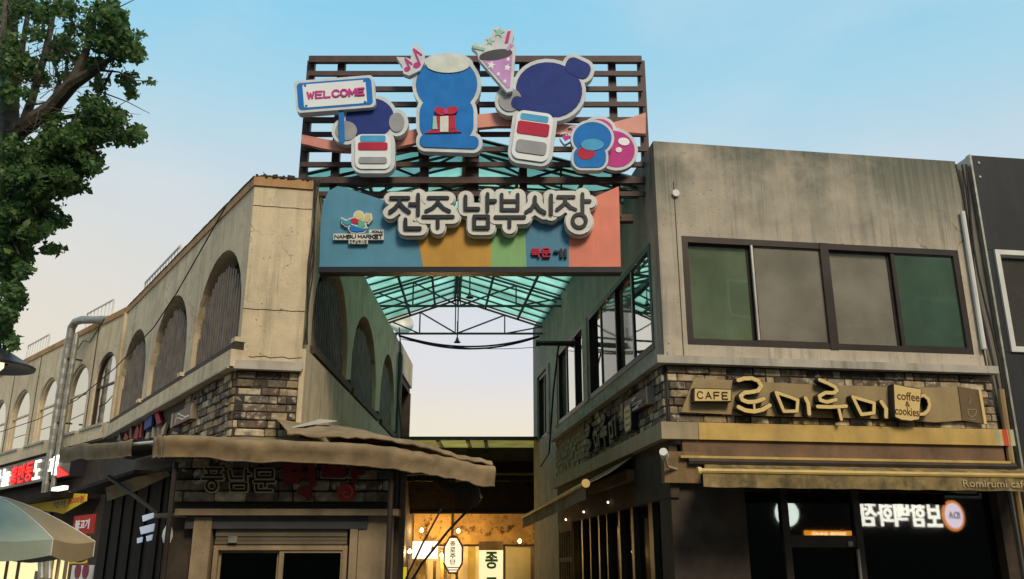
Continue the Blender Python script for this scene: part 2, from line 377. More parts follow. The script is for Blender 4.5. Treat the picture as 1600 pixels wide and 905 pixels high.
m_dark = mat('dark_void', (0.012, 0.010, 0.009), var=0.2, bump=0)  # near-black; behind openings it stands in for unlit depth
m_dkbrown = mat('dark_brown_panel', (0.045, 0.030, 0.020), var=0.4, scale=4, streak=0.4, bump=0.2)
m_rust = mat('brown_painted_steel', (0.060, 0.030, 0.026), var=0.35, scale=7, rough=0.55, bump=0.15)
m_steel = mat('dark_steel', (0.035, 0.045, 0.042), rough=0.5, bump=0.05)
m_galv = mat('galvanised_steel', (0.34, 0.33, 0.29), metal=0.75, rough=0.5, var=0.25, scale=8, bump=0.08)
m_white = mat('white_acrylic', (0.74, 0.76, 0.78), rough=0.35, var=0.05, bump=0)
m_signwhite = mat('sign_cream_white', (0.66, 0.64, 0.59), rough=0.4, var=0.07, bump=0.02, streak=0.12)
m_black = mat('black_acrylic', (0.018, 0.018, 0.022), rough=0.35, var=0.1, bump=0)
m_tarp = mat('tan_tarpaulin', (0.235, 0.165, 0.09), var=0.35, scale=4, rough=0.85, bump=0.35, bscale=9, streak=0.3, sscale=(3,3,2))
m_tarp2 = mat('pale_tarpaulin', (0.40, 0.37, 0.30), var=0.2, scale=4, bump=0.3, bscale=9)
m_glass_dark = glass('shop_glass', (0.35, 0.33, 0.30), 0.07)
m_glass = glass('green_reflection_glass', (0.75, 0.88, 0.72), 0.10, (0.24, 0.30, 0.17), 0.38)  # greenish film stands in for a green building mirrored in the pane
m_glass_film = glass('frosted_reflection_glass', (0.75, 0.7, 0.6), 0.10, (0.40, 0.35, 0.28), 0.5, 0.05)  # frosting, with the film lightened to stand in for reflections
m_glass_green = glass('green_glass', (0.4, 0.7, 0.55), 0.06, (0.08, 0.14, 0.095), 0.6, 0.04)
m_glass_mir = glass('sky_mirroring_glass', (0.3, 0.35, 0.33), 0.55)

# ------------------------------------------------------------------ measured planes
CR = atY(1030, 400, 11.2); RF = Wall(CR, 8.2); RA = Wall(CR, -81.8)
A_ = atY(388, 400, 11.2); LC = Wall(A_, 11); B_ = LC.hit(481, 420); LA = Wall(B_, 89.5)
LF = Wall(A_, -55.7); K_ = LF.hit(178, 668); LF2 = Wall(K_, -46.3)
LCW = (B_ - LC.o).dot(LC.u)
HL, HR = 6.72, 7.26

def lerp_(a, b, t): return a + (b-a)*t
# ------------------------------------------------------------------ ground
m_asphalt = mat('asphalt', (0.05, 0.05, 0.05), scale=2, bump=0.4)
m_pave = mat('pavement_blocks', (0.20, 0.19, 0.175), scale=2, bump=0.4)
g = MB(); g.grid([[(-300, y, 0) for y in (-300, 300)], [(300, y, 0) for y in (-300, 300)]]); g.f = [f[::-1] for f in g.f]
structure(build('ground', g, m_pave))
g = MB(); g.box((-40, -7.5, -0.05), (40, 7.2, 0.004)); structure(build('road', g, m_asphalt))
g = MB(); g.box((-40, 7.2, -0.05), (40, 7.4, 0.13)); structure(build('kerb', g, m_ledge))

def arch(u0, u1, z0, zt, rise=None, n=18):
    r = (u1-u0)/2; h = rise if rise else r; c = (u0+u1)/2
    return [(u0, z0), (u1, z0)] + [(c + r*math.cos(math.pi*k/n), zt - h + h*math.sin(math.pi*k/n)) for k in range(n+1)]
def archz(u, u0, u1, zt, rise):
    r = (u1-u0)/2; c = (u0+u1)/2; x = min(1, abs(u-c)/r)
    return zt - rise + rise*math.sqrt(max(0, 1-x*x))

# brick meshes, shared
BR = []
for k in range(6):
    bm = bmesh.new(); bmesh.ops.create_cube(bm, size=1.0)
    for v in bm.verts: v.co += Vector([random.uniform(-.03, .03) for _ in range(3)])
    bmesh.ops.scale(bm, vec=(0.24, 0.07, 0.095), verts=bm.verts)
    bmesh.ops.bevel(bm, geom=bm.edges, offset=0.011, segments=1, affect='EDGES')
    me = bpy.data.meshes.new('brick'); bm.to_mesh(me); bm.free(); me.materials.append(m_brick); BR.append(me)
def bricks(w, u0, u1, z0, z1, parent, d=0.0, rowh=0.104, skip=None, limit=999, rng=random.Random(3)):
    z = z1; n = 0; row = 0
    while z - rowh >= z0 - 0.02:
        u = u1 - (0 if row % 2 else 0.1); first = True
        while u > u0 + 0.04:
            L = rng.choice((0.11, 0.16, 0.21, 0.24, 0.30, 0.36))
            if first: L *= rng.uniform(.5, 1)
            if row % 2 == 0 and first: u = u1
            first = False
            L = min(L, u-u0)
            if L < 0.06: break
            c = (u-L/2, z-rowh/2)
            if n < limit and not (skip and skip(*c)):
                inst('brick', rng.choice(BR), parent, w.p(c[0], c[1], d + rng.uniform(-.016, .018)), w.a + (math.pi if rng.random() < .5 else 0), ((L-0.012)/0.24, 1, rowh/0.104*rng.uniform(.94, 1.0)), roty=rng.uniform(-.012, .012)); n += 1
            u -= L
        z -= rowh; row += 1
    return n
# slat mesh, unit height
bm = bmesh.new(); bmesh.ops.create_cube(bm, size=1.0); bmesh.ops.scale(bm, vec=(0.055, 0.02, 1), verts=bm.verts); bmesh.ops.translate(bm, vec=(0, 0, .5), verts=bm.verts)
SLAT = bpy.data.meshes.new('slat'); bm.to_mesh(SLAT); bm.free(); SLAT.materials.append(m_slat)
def grille(w, u0, u1, z0, zt, rise, parent, step=0.115, rec=-0.07):
    n = int((u1-u0)/step)
    for k in range(n):
        u = u0 + (k+.5)*(u1-u0)/n
        h = max(.05, archz(u, u0, u1, zt, rise) - z0 - 0.20)
        inst('slat', SLAT, parent, w.p(u + random.uniform(-.006, .006), z0-0.12, rec), w.a, (1, 1, h+0.12*random.uniform(.2, 1)))

# ================================================================== left market building
lb = thing('market_building', 'cream plaster market building with tall arched grilles on the left of the alley', 'building', LC.p(.3, 0, -2))
LFA = [(-2.33, -0.12), (-5.03, -2.72), (-7.62, -5.40)]
LAA = [(0.45, 3.02), (3.40, 6.04), (6.60, 8.72)]
L2A = [(-1.42, -0.30), (-3.05, -1.80), (-5.05, -3.74), (-7.15, -5.66), (-9.1, -7.6)]
ZS, ZT = 4.30, 5.98
build('wall', MB().wprism(LF, [(-7.72, 4.2), (0, 4.2), (0, HL-.13), (-7.72, HL-.13)], -0.38, 0, [arch(a, b, ZS, ZT, 1.15) for a, b in LFA], back=False), m_cream, lb)
build('wall', MB().wprism(LF2, [(-10.5, 4.2), (0, 4.2), (0, HL-.13), (-10.5, HL-.13)], -0.38, 0, [arch(a, b, 4.36, 5.90) for a, b in L2A], back=False), m_cream, lb)
build('wall', MB().wprism(LC, [(0, 0), (LCW, 0), (LCW, HL-.13), (0, HL-.13)], -0.38, 0), m_cream, lb)
build('wall', MB().wprism(LA, [(0, 4.35), (9.05, 4.35), (9.05, HL), (0, HL)], -0.38, 0, [arch(a, b, 4.40, 6.06, 1.2) for a, b in LAA], back=False), m_cream, lb)
build('wall', MB().wbox(LA, 0.0, 9.05, 0, 4.35, -0.38, 0.055), m_cream, lb)
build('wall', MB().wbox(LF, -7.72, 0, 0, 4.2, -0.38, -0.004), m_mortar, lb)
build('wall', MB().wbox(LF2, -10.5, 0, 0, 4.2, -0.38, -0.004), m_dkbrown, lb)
# far, darker balcony section along the alley
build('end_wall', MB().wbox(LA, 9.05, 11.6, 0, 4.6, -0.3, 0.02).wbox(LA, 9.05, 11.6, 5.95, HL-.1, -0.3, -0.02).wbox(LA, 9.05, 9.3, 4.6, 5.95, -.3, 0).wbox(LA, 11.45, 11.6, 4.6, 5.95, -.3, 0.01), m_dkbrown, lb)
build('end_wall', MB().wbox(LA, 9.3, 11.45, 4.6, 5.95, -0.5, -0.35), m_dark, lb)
build('end_parapet', MB().wbox(LA, 9.1, 11.62, HL-.62, HL+.02, -0.25, 0.03), m_cream, lb)
for u in (8.85, 9.0, 9.18): build('drain_pipe', MB().tube([LA.p(u, 3.0, .06), LA.p(u, HL-.3, .06)], 0.035, 8), m_steel if u < 9.1 else m_tarp, lb)
# corner edge of the chamfer facing the alley carries loose cables
for k in range(4):
    pts = [LC.p(LCW + .02 + .012*k + .02*math.sin(i*1.3+k), 4.4 + i*.29, 0.02 + .01*k) for i in range(9)]
    build('cable', MB().tube(pts, 0.012, 6), m_tar if k % 2 else m_dkbrown, lb)
# coping
build('coping', MB().wbox(LF, -7.74, 0.02, HL-.13, HL, -.4, 0.02), m_creamcap, lb)
build('coping', MB().wbox(LF2, -10.5, 0.0, HL-.13, HL-.003, -.4, 0.022), m_creamcap, lb)
build('coping', MB().wbox(LC, 0.005, LCW-.005, HL-.13, HL-.002, -.4, 0.024), m_creamcap, lb)
cp = MB()
for i in range(24):
    u = LCW*i/24; cp.wbox(LC, u, u+LCW/24-.001, HL-.004, HL+random.uniform(.015, .05), -.35, random.uniform(.01, .05))
for i in range(60):
    u = -7.7*i/60; cp.wbox(LF, u-7.7/60+.001, u, HL-.004, HL+random.uniform(.008, .02), -.35, .03)
build('tar_lip', cp, m_tar, lb)
# sills
build('sill', MB().wprism(LF, [(-7.76, 4.06), (0.08, 4.06), (0.08, 4.28), (-7.76, 4.28)], -.1, 0.13), m_cream, lb)
build('sill', MB().wprism(LF2, [(-10.5, 4.062), (0.0, 4.062), (0.0, 4.31), (-10.5, 4.31)], -.1, 0.135), m_cream, lb)
build('sill', MB().wprism(LC, [(-0.05, 4.058), (LCW+.03, 4.058), (LCW+.03, 4.15), (-0.05, 4.15)], -.1, 0.10), m_ledge, lb)
build('sill_drip', MB().wbox(LF, -7.7, 0.05, 4.035, 4.06, -.1, 0.15), m_ledge, lb)
build('sill_drip', MB().wbox(LC, -0.04, LCW+.02, 4.03, 4.058, -.1, 0.13), m_ledge, lb)
# grilles: dark louvred screens in the arches
for w, arr, zs, zt, rise in ((LF, LFA, ZS, ZT, 1.15), (LA, LAA, 4.40, 6.06, 1.2)):
    for a, b in arr:
        build('arch_backing', MB().wbox(w, a-.05, b+.05, zs-.05, zt+.05, -0.36, -0.30), m_dark, lb)  # dark sheet in place of the unlit space behind the arch
        grille(w, a+.03, b-.03, zs+.12, zt, rise, lb)
        build('grille_rail', MB().wbox(w, a-.02, b+.14, zs-.01, zs+.10, -0.2, 0.07), m_dkbrown, lb)
        build('grille_cap', MB().wbox(w, b-.02, b+.15, zs+.10, zs+.16, -0.1, 0.08), m_cream if w is LF else m_dkbrown, lb)
# small arched windows of the far facade
for i, (a, b) in enumerate(L2A):
    f = MB(); f.wprism(LF2, arch(a-.002, b+.002, 4.362, 5.898), -0.14, -0.04, [arch(a+.06, b-.06, 4.42, 5.84)])
    f.wbox(LF2, a+.06, b-.06, 5.20, 5.24, -.12, -.05)
    wnd = build('window', f, m_cream if i else m_frame, lb)
    build('pane', MB().wprism(LF2, arch(a+.05, b-.05, 4.41, 5.85), -0.085, -0.075), m_glass_mir, wnd)
    build('sill', MB().wbox(LF2, a-.06, b+.06, 4.312, 4.362, -.1, 0.16), m_ledge, lb)
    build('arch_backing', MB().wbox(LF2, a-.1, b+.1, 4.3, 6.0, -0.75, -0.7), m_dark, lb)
# joints and pilasters of the far facade
for u in (-1.62, -3.40, -5.35, -7.38): build('pilaster_joint', MB().wbox(LF2, u-.012, u+.012, 4.32, HL-.14, 0.001, 0.012), m_dkbrown, lb)
for u in (-0.05, .0): build('corner_strip', MB().wbox(LF2, -.14 + u, -.08 + u, 4.32, HL-.14, 0.0, 0.05 + u), m_cream, lb)
rf = MB()
q = [LC.p(0, 0), LC.p(LCW, 0), LA.p(9, 0), LA.p(11.6, 0), LF2.p(-10.5, 0, -6), LF2.p(-10.5, 0), LF2.p(0, 0)]
cen = sum(q, Vector())/len(q); q = [cen + (v-cen)*0.985 for v in q]
rf.add([v + Vector((0,0,HL-.3)) for v in q] + [v + Vector((0,0,HL-.36)) for v in q], [tuple(range(7)), tuple(range(13, 6, -1))] + [(i, i+7, (i+1) % 7+7, (i+1) % 7) for i in range(7)])
build('roof', rf, m_ledge, lb)
# brick facing of the corner
bricks(LC, 0.0, LCW-.01, 3.0, 4.02, lb, 0.0)
bricks(LF, -2.3, 0.0, 3.0, 4.02, lb, 0.0)
build('brick_backing', MB().wbox(LC, 0.0, LCW-.004, 2.9, 4.03, 0.0, 0.02), m_mortar, lb)
build('corner_post', MB().wbox(LC, LCW-.012, LCW+.05, 2.9, 4.05, -.2, 0.06), m_cream, lb)
# cracks of the chamfer: formwork joints
for z, du in ((6.30, 0), (4.85, .01), (4.22, 0)):
    build('wall_joint', MB().tube([LC.p(LCW*i/10, z + .012*math.sin(i*2.1+du*90)*(1 if z < 4.3 else .35), 0.0) for i in range(11)], 0.006, 5), m_dkbrown, lb)
# roof railings
for (w, u0, u1, d) in ((LF, -7.6, -4.9, -.25), (LF2, -3.3, -1.7, -.25), (LF2, -7.6, -5.9, -.25)):
    r = thing('roof_railing', {-7.6: 'white steel railing on the roof behind the curved coping' if w is LF else 'white steel railing on the far left roof edge beside the tree', -3.3: 'white steel railing on the roof beside the elbow of the duct'}[u0], 'railing', w.p(u0, HL, d), 'white roof railings')
    build('rail', MB().bar(w.p(u0, HL+.55, d), w.p(u1, HL+.55, d), 0.022), m_signwhite, r)
    n = int((u1-u0)/0.2)
    for k in range(n+1):
        u = u0+(u1-u0)*k/n; build('baluster', MB().bar(w.p(u, HL-.3, d), w.p(u, HL+.55, d), 0.022 if k in (0, n) else 0.011), m_signwhite, r)

# ================================================================== window builder
def window(w, parent, u0, u1, z0, z1, splits, mats, rec=-0.10, fw=0.06, fm=None, seam=()):
    fm = fm or m_frame
    f = MB()
    f.wprism(w, [(u0, z0), (u1, z0), (u1, z1), (u0, z1)], rec-.06, rec+.06, [[(u0+fw, z0+fw), (u1-fw, z0+fw), (u1-fw, z1-fw), (u0+fw, z1-fw)]])
    win = build('window', f, fm, parent)
    us = [u0+fw*.6] + list(splits) + [u1-fw*.6]
    for i in range(len(us)-1):
        a, b = us[i]-.008, us[i+1]+.008; dd = rec + (0.024 if i % 2 else -0.024); s = 0.05
        sash = build('sash', MB().wprism(w, [(a, z0+fw*.6), (b, z0+fw*.6), (b, z1-fw*.6), (a, z1-fw*.6)], dd-.02, dd+.02, [[(a+s, z0+fw*.6+s), (b-s, z0+fw*.6+s), (b-s, z1-fw*.6-s), (a+s, z1-fw*.6-s)]]), fm, win)
        build('pane', MB().wbox(w, a+s-.004, b-s+.004, z0+fw*.6+s-.004, z1-fw*.6-s+.004, dd-.004, dd+.003), mats[i % len(mats)], win)
    return win

# ================================================================== right cafe building
rb = thing('cafe_building', 'grey rendered two storey cafe building right of the alley', 'building', RF.p(2.2, 0, -3))
WZ0, WZ1 = 4.38, 5.88
build('wall', MB().wprism(RF, [(0, 3.1), (4.52, 3.1), (4.52, HR), (0, HR)], -0.25, 0, [[(0.32, WZ0), (4.34, WZ0), (4.34, WZ1), (0.32, WZ1)]], back=False), m_grey, rb)
build('wall', MB().wprism(RA, [(-10.1, 2.3), (-7.25, 2.3), (-7.25, 3.12), (-.001, 3.12), (-.001, HR-.004), (-10.1, HR-.004)], -0.25, 0, [[(-4.2, 4.41), (-.39, 4.41), (-.39, 5.9), (-4.2, 5.9)], [(-7.0, 4.41), (-4.62, 4.41), (-4.62, 5.9), (-7.0, 5.9)], [(-9.6, 4.41), (-8.3, 4.41), (-8.3, 5.9), (-9.6, 5.9)]], back=False), m_grey, rb)
build('wall', MB().wbox(RA, -10.1, -7.25, 0, 2.3, -.25, 0), m_grey, rb)
build('end_wall', MB().wbox(Wall(RA.p(-10.1, 0), 8.2), -.001, 4.5, 0, HR-.01, .0, .2), m_grey, rb)
build('side_wall', MB().wbox(RF, 4.3, 4.5, 0, HR-.02, -10, -.26), m_grey, rb)
rr = MB(); cs = [RF.p(0, 0, -.02), RF.p(4.5, 0, -.02), RF.p(4.5, 0, -10), RA.p(-10.05, 0, -.02)]
rr.add([v+Vector((0,0,HR-.1)) for v in cs]+[v+Vector((0,0,HR-.18)) for v in cs], [(0,1,2,3), (7,6,5,4), (0,4,5,1), (1,5,6,2), (2,6,7,3), (3,7,4,0)]); build('roof', rr, m_ledge, rb)
build('upper_floor', MB().add([v+Vector((0,0,4.2)) for v in cs]+[v+Vector((0,0,3.2)) for v in cs], [(0,1,2,3), (7,6,5,4), (0,4,5,1), (1,5,6,2), (2,6,7,3), (3,7,4,0)]), m_dkbrown, rb)
build('reflection_backdrop', MB().wbox(RF, .3, 4.3, 4.2, HR-.2, -2.2, -2.1), mat('reflection_green', (.30, .42, .24), bump=0), rb)  # green wall added to stand in for a mirrored building
cu_ = MB(); rgc = random.Random(6)
for (ua, ub, m_, zlo) in ((1.30, 2.30, None, 0), (2.40, 3.34, None, 0), (3.40, 4.3, None, .55), (.36, .62, None, 0)):
    rows = [[RF.p(lerp_(ua, ub, i/40), z, -.34 + .05*math.sin(i*.8+ua) + .02*math.sin(i*1.9)) for i in range(41)] for z in (4.3+zlo, 5.2, 6.0)]
    build('reflection_curtain', MB().grid(rows), mat('reflection_cloth', (.42, .35, .25) if ua < 3.4 else (.16, .30, .22), var=.2, scale=2, bump=0), rb, True)  # folds added to imitate streaky reflections in the panes
build('stacked_box', MB().wbox(RF, 1.02, 1.22, 4.2, 4.95, -.7, -.4), mat('pale_box', (.6,.62,.6), bump=0), rb)  # box, rails and shelf added to break up the pane like a reflection
for u in (.5, .78, 1.05): build('room_rail', MB().wbox(RF, u-.02, u+.02, 4.2, 6.6, -1.9, -1.85), m_ledge, rb)
build('room_shelf', MB().wbox(RF, .35, 1.3, 5.0, 5.06, -1.95, -1.6), m_ledge, rb)
window(RF, rb, 0.32, 4.34, WZ0, WZ1, (1.29, 2.33, 3.33), (m_glass, m_glass_film, m_glass_film, m_glass_green), rec=-.06, fw=.085)
build('window_post', MB().wbox(RF, 2.28, 2.40, WZ0, WZ1, -.1, .012), m_frame, rb)
window(RA, rb, -4.2, -.39, 4.41, 5.9, (-3.35, -2.35, -1.4), (m_glass_mir, m_glass_film, m_glass_film, m_glass_mir), rec=-.05, fw=.085)
window(RA, rb, -7.0, -4.62, 4.41, 5.9, (-6.2, -5.4), (m_glass_film, m_glass_mir, m_glass_mir), rec=-.05, fw=.08)
window(RA, rb, -9.6, -8.3, 4.41, 5.9, (-8.95,), (m_glass_film, m_glass_dark), rec=-.1, fw=.08)
for u in (-4.41, -7.2, -8.1): build('window_pier', MB().wbox(RA, u-.15, u+.15, 4.41, 5.9, 0, .03), m_grey, rb)
# light window stiles
build('stile', MB().wbox(RA, -1.42, -1.385, 4.48, 5.82, -.04, .0), m_white, rb)
build('stile', MB().wbox(RF, 1.28, 1.305, 4.47, 5.79, -.02, .018), mat('worn_stile', (.45,.42,.38), metal=.5, rough=.4), rb)
# ledges
build('ledge', MB().wbox(RF, -.14, 4.56, 4.10, 4.20, -.1, .14), m_ledge, rb)
build('ledge', MB().wbox(RA, -7.3, .13, 4.103, 4.197, -.1, .135), m_ledge, rb)
build('wall_joint', MB().wbox(RF, .25, .262, 4.2, HR-.6, -.01, .003), m_dkbrown, rb)
# brick zone
nb = bricks(RF, 0.01, 4.50, 3.37, 4.09, rb, 0.0, rng=random.Random(11))
bricks(RA, -4.6, -0.005, 3.37, 4.09, rb, 0.0, rng=random.Random(5), limit=299-nb)
fld = MB(); rg = random.Random(4); z = 4.09; row = 0
while z - .104 > 3.3:
    u = -4.6
    while u > -7.15:
        L = rg.choice((.13, .19, .24, .3)); fld.wbox(RA, max(u-L+.012, -7.2), u, z-.094, z, -.03, .03+rg.uniform(-.008, .012)); u -= L
    z -= .104; row += 1
fo = build('brick_field', fld, m_brick, rb); fo['kind'] = 'stuff'
build('brick_backing', MB().wbox(RF, 0.0, 4.51, 3.36, 4.1, 0, .018), m_mortar, rb)
build('brick_backing', MB().wbox(RA, -7.2, -0.0, 3.36, 4.1, 0, .018), m_mortar, rb)
m_gold = mat('ochre_band_paint', (0.50, 0.33, 0.095), streak=.35, streakcol=(.2,.13,.05), rough=.5)
m_tan = mat('tan_band_paint', (0.33, 0.26, 0.16), streak=.35, streakcol=(.12,.09,.05), rough=.55)
build('fascia_band', MB().wbox(RF, .36, 4.40, 3.15, 3.36, -.1, .10), m_gold, rb)
build('fascia_band', MB().wbox(RF, -.12, .352, 3.15, 3.36, -.1, .10), m_tan, rb)
build('fascia_band', MB().wbox(RA, -7.2, .095, 3.153, 3.357, -.1, .11), m_tan, rb)
for i, c in enumerate(((.35,.38,.3), (.62,.42,.14), (.55,.07,.03), (.62,.36,.12), (.4,.42,.32))):
    uu = 4.40 + i*.045 + (.03 if i > 2 else 0); build('band_stripe', MB().wbox(RF, uu, uu + (.075 if i == 2 else .044), 3.15, 3.36, -.1, .101), mat('stripe_paint', c, rough=.5, bump=0), rb)
build('fascia_under', MB().wbox(RF, .15, 4.5, 2.93, 3.15, -.1, .06), mat('rust_brown_fascia', (.15,.085,.045), var=.35, streak=.4, rough=.6), rb)
build('fascia_under', MB().wbox(RA, -7.24, -.0, 2.45, 3.15, -.1, .01), m_dkbrown, rb)
build('soffit_trim', MB().wbox(RF, .1, 4.52, 2.915, 2.945, .0, .13), m_gold, rb)
# ground floor
build('corner_pillar', MB().wbox(RF, .0, .95, 0, 2.93, -.5, -.03), m_dkbrown, rb)
build('corner_cladding', MB().wbox(RF, -.1, .36, 2.62, 3.0, -.05, .07), mat('amber_board', (.20,.12,.05), var=.3, streak=.4), rb)
build('shop_back_wall', MB().wbox(RF, .3, 4.3, 0, 3.1, -4.1, -4.0), m_dkbrown, rb)  # room surfaces coloured dark to hold the shade behind the glass
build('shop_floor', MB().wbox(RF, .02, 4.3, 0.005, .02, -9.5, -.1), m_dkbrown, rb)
build('dark_lining_sheet', MB().wbox(RF, 4.2, 4.28, 0, 3.1, -4.0, -.3), m_dark, rb)  # dark sheet added to keep the sunlit side wall out of sight
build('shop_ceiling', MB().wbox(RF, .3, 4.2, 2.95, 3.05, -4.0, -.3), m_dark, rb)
GFD = -.18
def gu(px, py): return RF.uz(px, py, GFD)
fr = MB()
for px in (1228, 1341, 1587):
    u = gu(px, 850)[0]; fr.wbox(RF, u-.045, u+.045, 0, 2.93, GFD-.05, GFD+.06)
u1_, u2_ = gu(1228, 850)[0], gu(1341, 850)[0]
zt = gu(1280, 846)[1]
fr.wbox(RF, u1_+.045, u2_-.045, zt-.07, zt+.07, GFD-.04, GFD+.05)
fr.wbox(RF, .95, 4.45, 2.72, 2.93, GFD-.05, GFD+.05)
sf = build('shopfront_frame', fr, m_frame, rb)
for a, b in ((.95, u1_-.04), (u1_+.04, u2_-.04), (u2_+.04, gu(1587, 850)[0]-.04)):
    build('pane', MB().wbox(RF, a, b, .3, 2.72, GFD-.006, GFD+.006), m_glass_dark, sf)
build('plinth', MB().wbox(RF, .95, 4.45, 0, .3, GFD-.06, GFD+.03), m_dkbrown, rb)
build('end_pier', MB().wbox(RF, 4.36, 4.52, 0, 3.1, -.3, -.02), m_dkbrown, rb)
build('hinge_plate', MB().wbox(RF, gu(1326, 855)[0]-.03, gu(1326, 855)[0]+.03, zt-.06, zt, GFD+.05, GFD+.062), m_galv, sf)
build('door_handle', MB().tube([RF.p(u2_-.07, 1.2, GFD+.1), RF.p(u2_-.07, zt-.1, GFD+.1)], .02, 8), m_galv, sf)
# alley side of the ground floor: dark glazed folding doors
def ra(px, py, d=-.1): return RA.uz(px, py, d)
fr = MB()
for px, wd in ((917, .05), (930, .03), (944, .05), (957, .03), (977, .05), (998, .06), (1028, .09)):
    u = ra(px, 860)[0]; fr.wbox(RA, u-wd, u+wd, 0, 2.85, -.14, -.02)
fr.wbox(RA, -7.2, -.3, 2.5, 2.9, -.2, -.03)
fd = build('folding_doors', fr, m_frame, rb)
ub = ra(905, 860)[0]
build('pane', MB().wbox(RA, ub, -.35, .2, 2.5, -.112, -.1), m_glass_dark, fd)
# timber shopfront further in
tf = MB(); ua, uc = -7.2, ub-.05
n = 6
for k in range(n+1):
    u = ua+(uc-ua)*k/n; tf.wbox(RA, u-.04, u+.04, 0, 2.5, -.12, .0)
tf.wbox(RA, ua, uc, 1.75, 1.83, -.1, .015); tf.wbox(RA, ua, uc, 2.3, 2.5, -.1, .012)
build('timber_front', tf, mat('worn_timber', (.12,.08,.04), var=.4, streak=.3), rb)
build('timber_backing', MB().wbox(RA, ua, uc, 0, 2.5, -.3, -.2), m_dkbrown, rb)
build('wall_light_box', MB().wbox(RA, ra(938, 745)[0], ra(1003, 735)[0], 2.80, 2.95, -.0, .12), mat('bronze_box', (.17,.10,.04), rough=.5), rb)
# small round vent on the parapet
vu = RF.uz(1055, 303); bm_ = MB(); bm_.wprism(RF, [(vu[0]+.05*math.cos(k*.5236), vu[1]+.05*math.sin(k*.5236)) for k in range(12)], 0, .04); build('round_vent', bm_, m_signwhite, rb)
# rain pipe and gap to the next building
build('gap_wall', MB().wbox(RF, 4.5, 4.74, 0, HR-.03, -1.2, -.05), mat('grimy_gap', (.16,.15,.13), streak=.9, bump=.4), rb)
build('rain_pipe', MB().tube([RF.p(4.47, 6.45, .05), RF.p(4.46, 4.45, .05)], .035, 8), m_signwhite, rb)
build('rain_pipe', MB().tube([RF.p(4.60, 3.9, .06), RF.p(4.58, 2.95, .06), RF.p(4.58, 0, .06)], .045, 8), mat('amber_pipe', (.30,.2,.09), rough=.4), rb)
for k in range(3):
    build('cable', MB().tube([RF.p(4.52+.05*k+.05*math.sin(i*.8+k), HR-.05-i*.42, .0+.015*k) for i in range(12)], .014, 6), m_tar, rb)

# ================================================================== black tiled neighbour
nbk = thing('black_clad_building', 'neighbour building clad in glossy black panels at the right edge', 'building', RF.p(7, 0, -3))
m_blk = mat('black_gloss_panel', (.012, .012, .014), rough=.55, var=.2, bump=.03, streak=.15, streakcol=(.06,.06,.06))
build('wall', MB().wbox(RF, 4.76, 12, 0, HR+.1, -8, -.02), m_mortar, nbk)
zc = [0, 1.5, 3.0, 4.1]; 
wu0 = RF.uz(1550, 392)[0]; wz1 = RF.uz(1553, 392)[1]; wz0 = RF.uz(1575, 551)[1]
for z0, z1 in ((0, 1.5), (1.5, 2.9), (2.9, wz0)):
    for u in (4.76, 6.0, 7.3): build('panel', MB().wbox(RF, u+.008 if u > 5 else u, u+(1.24 if u < 5 else 1.3)-.004, z0+.004, z1-.004, -.03, .03), m_blk, nbk)
build('panel', MB().wbox(RF, 4.76, wu0-.004, wz0+.004, wz1-.004, -.03, .03), m_blk, nbk)
for u in (4.76, 6.9): build('panel', MB().wbox(RF, u+(.008 if u > 5 else 0), u+2.13, wz1+.004, HR+.1, -.03, .03), m_blk, nbk)
build('corner_trim', MB().wbox(RF, 4.735, 4.765, 0, HR+.11, -.05, .04), m_galv, nbk)
build('side_panel', MB().wbox(RF, 4.745, 4.759, 0, HR+.1, -1.5, -.05), m_galv, nbk)
window(RF, nbk, wu0, wu0+2.2, wz0, wz1, (wu0+1.1,), (m_glass_green,), rec=.0, fw=.07, fm=m_signwhite)
build('screw', MB().wprism(RF, [(RF.uz(1527, 256)[0]+.02*math.cos(k), RF.uz(1527, 256)[1]+.02*math.sin(k)) for k in range(6)], .03, .04), m_galv, nbk)
build('screw', MB().wprism(RF, [(RF.uz(1529, 278)[0]+.02*math.cos(k), RF.uz(1529, 278)[1]+.02*math.sin(k)) for k in range(6)], .03, .04), m_galv, nbk)

# ================================================================== arcade canopy over the alley
# ground lines of the two eaves and of the ridge
def lerp(a, b, t): return a + (b-a)*t
EZ, RZ = 7.0, 7.72
def eaveL(D): return Vector((LA.o.x + (D-LA.o.y)*LA.u.x/LA.u.y - .32, D, EZ+.12))
def eaveR(D): return Vector((RA.o.x + (D-RA.o.y)*RA.u.x/RA.u.y + .25, D, EZ-.02))
def ridge(D): return Vector((lerp(-.62, -1.28, (D-11.8)/8.2), D, RZ))
D0, D1 = 11.95, 20.0
cn = thing('arcade_canopy', 'green translucent gabled canopy on dark steel trusses over the alley', 'canopy', Vector((-.9, 16, 6.7)))
m_green = translucent('green_polycarbonate', (0.66, 1.0, 0.84), 0.95, 0.55)
NR = 18; th = Vector((0, 0, .012))
for k in range(NR):
    a, b = lerp(D0, D1, k/NR)+.004, lerp(D0, D1, (k+1)/NR)-.004
    for ev in (eaveL, eaveR):
        q = [ev(a), ridge(a), ridge(b), ev(b)]
        build('roof_pane', MB().add([v+th for v in q] + q, [(0,1,2,3), (7,6,5,4), (0,4,5,1), (1,5,6,2), (2,6,7,3), (3,7,4,0)]), m_green, cn)
for k in range(NR+1):
    D = lerp(D0, D1, k/NR)
    for ev in (eaveL, eaveR):
        dn = Vector((0, 0, -.03)); build('rafter', MB().beam(ev(D)+dn, ridge(D)+dn, .028, .035), m_steel, cn)
for t in (0.02, .36, .70):
    for ev in (eaveL, eaveR):
        dn = Vector((0, 0, -.075)); build('purlin', MB().beam(lerp(ev(D0), ridge(D0), t)+dn, lerp(ev(D1), ridge(D1), t)+dn, .045, .05), m_steel, cn)
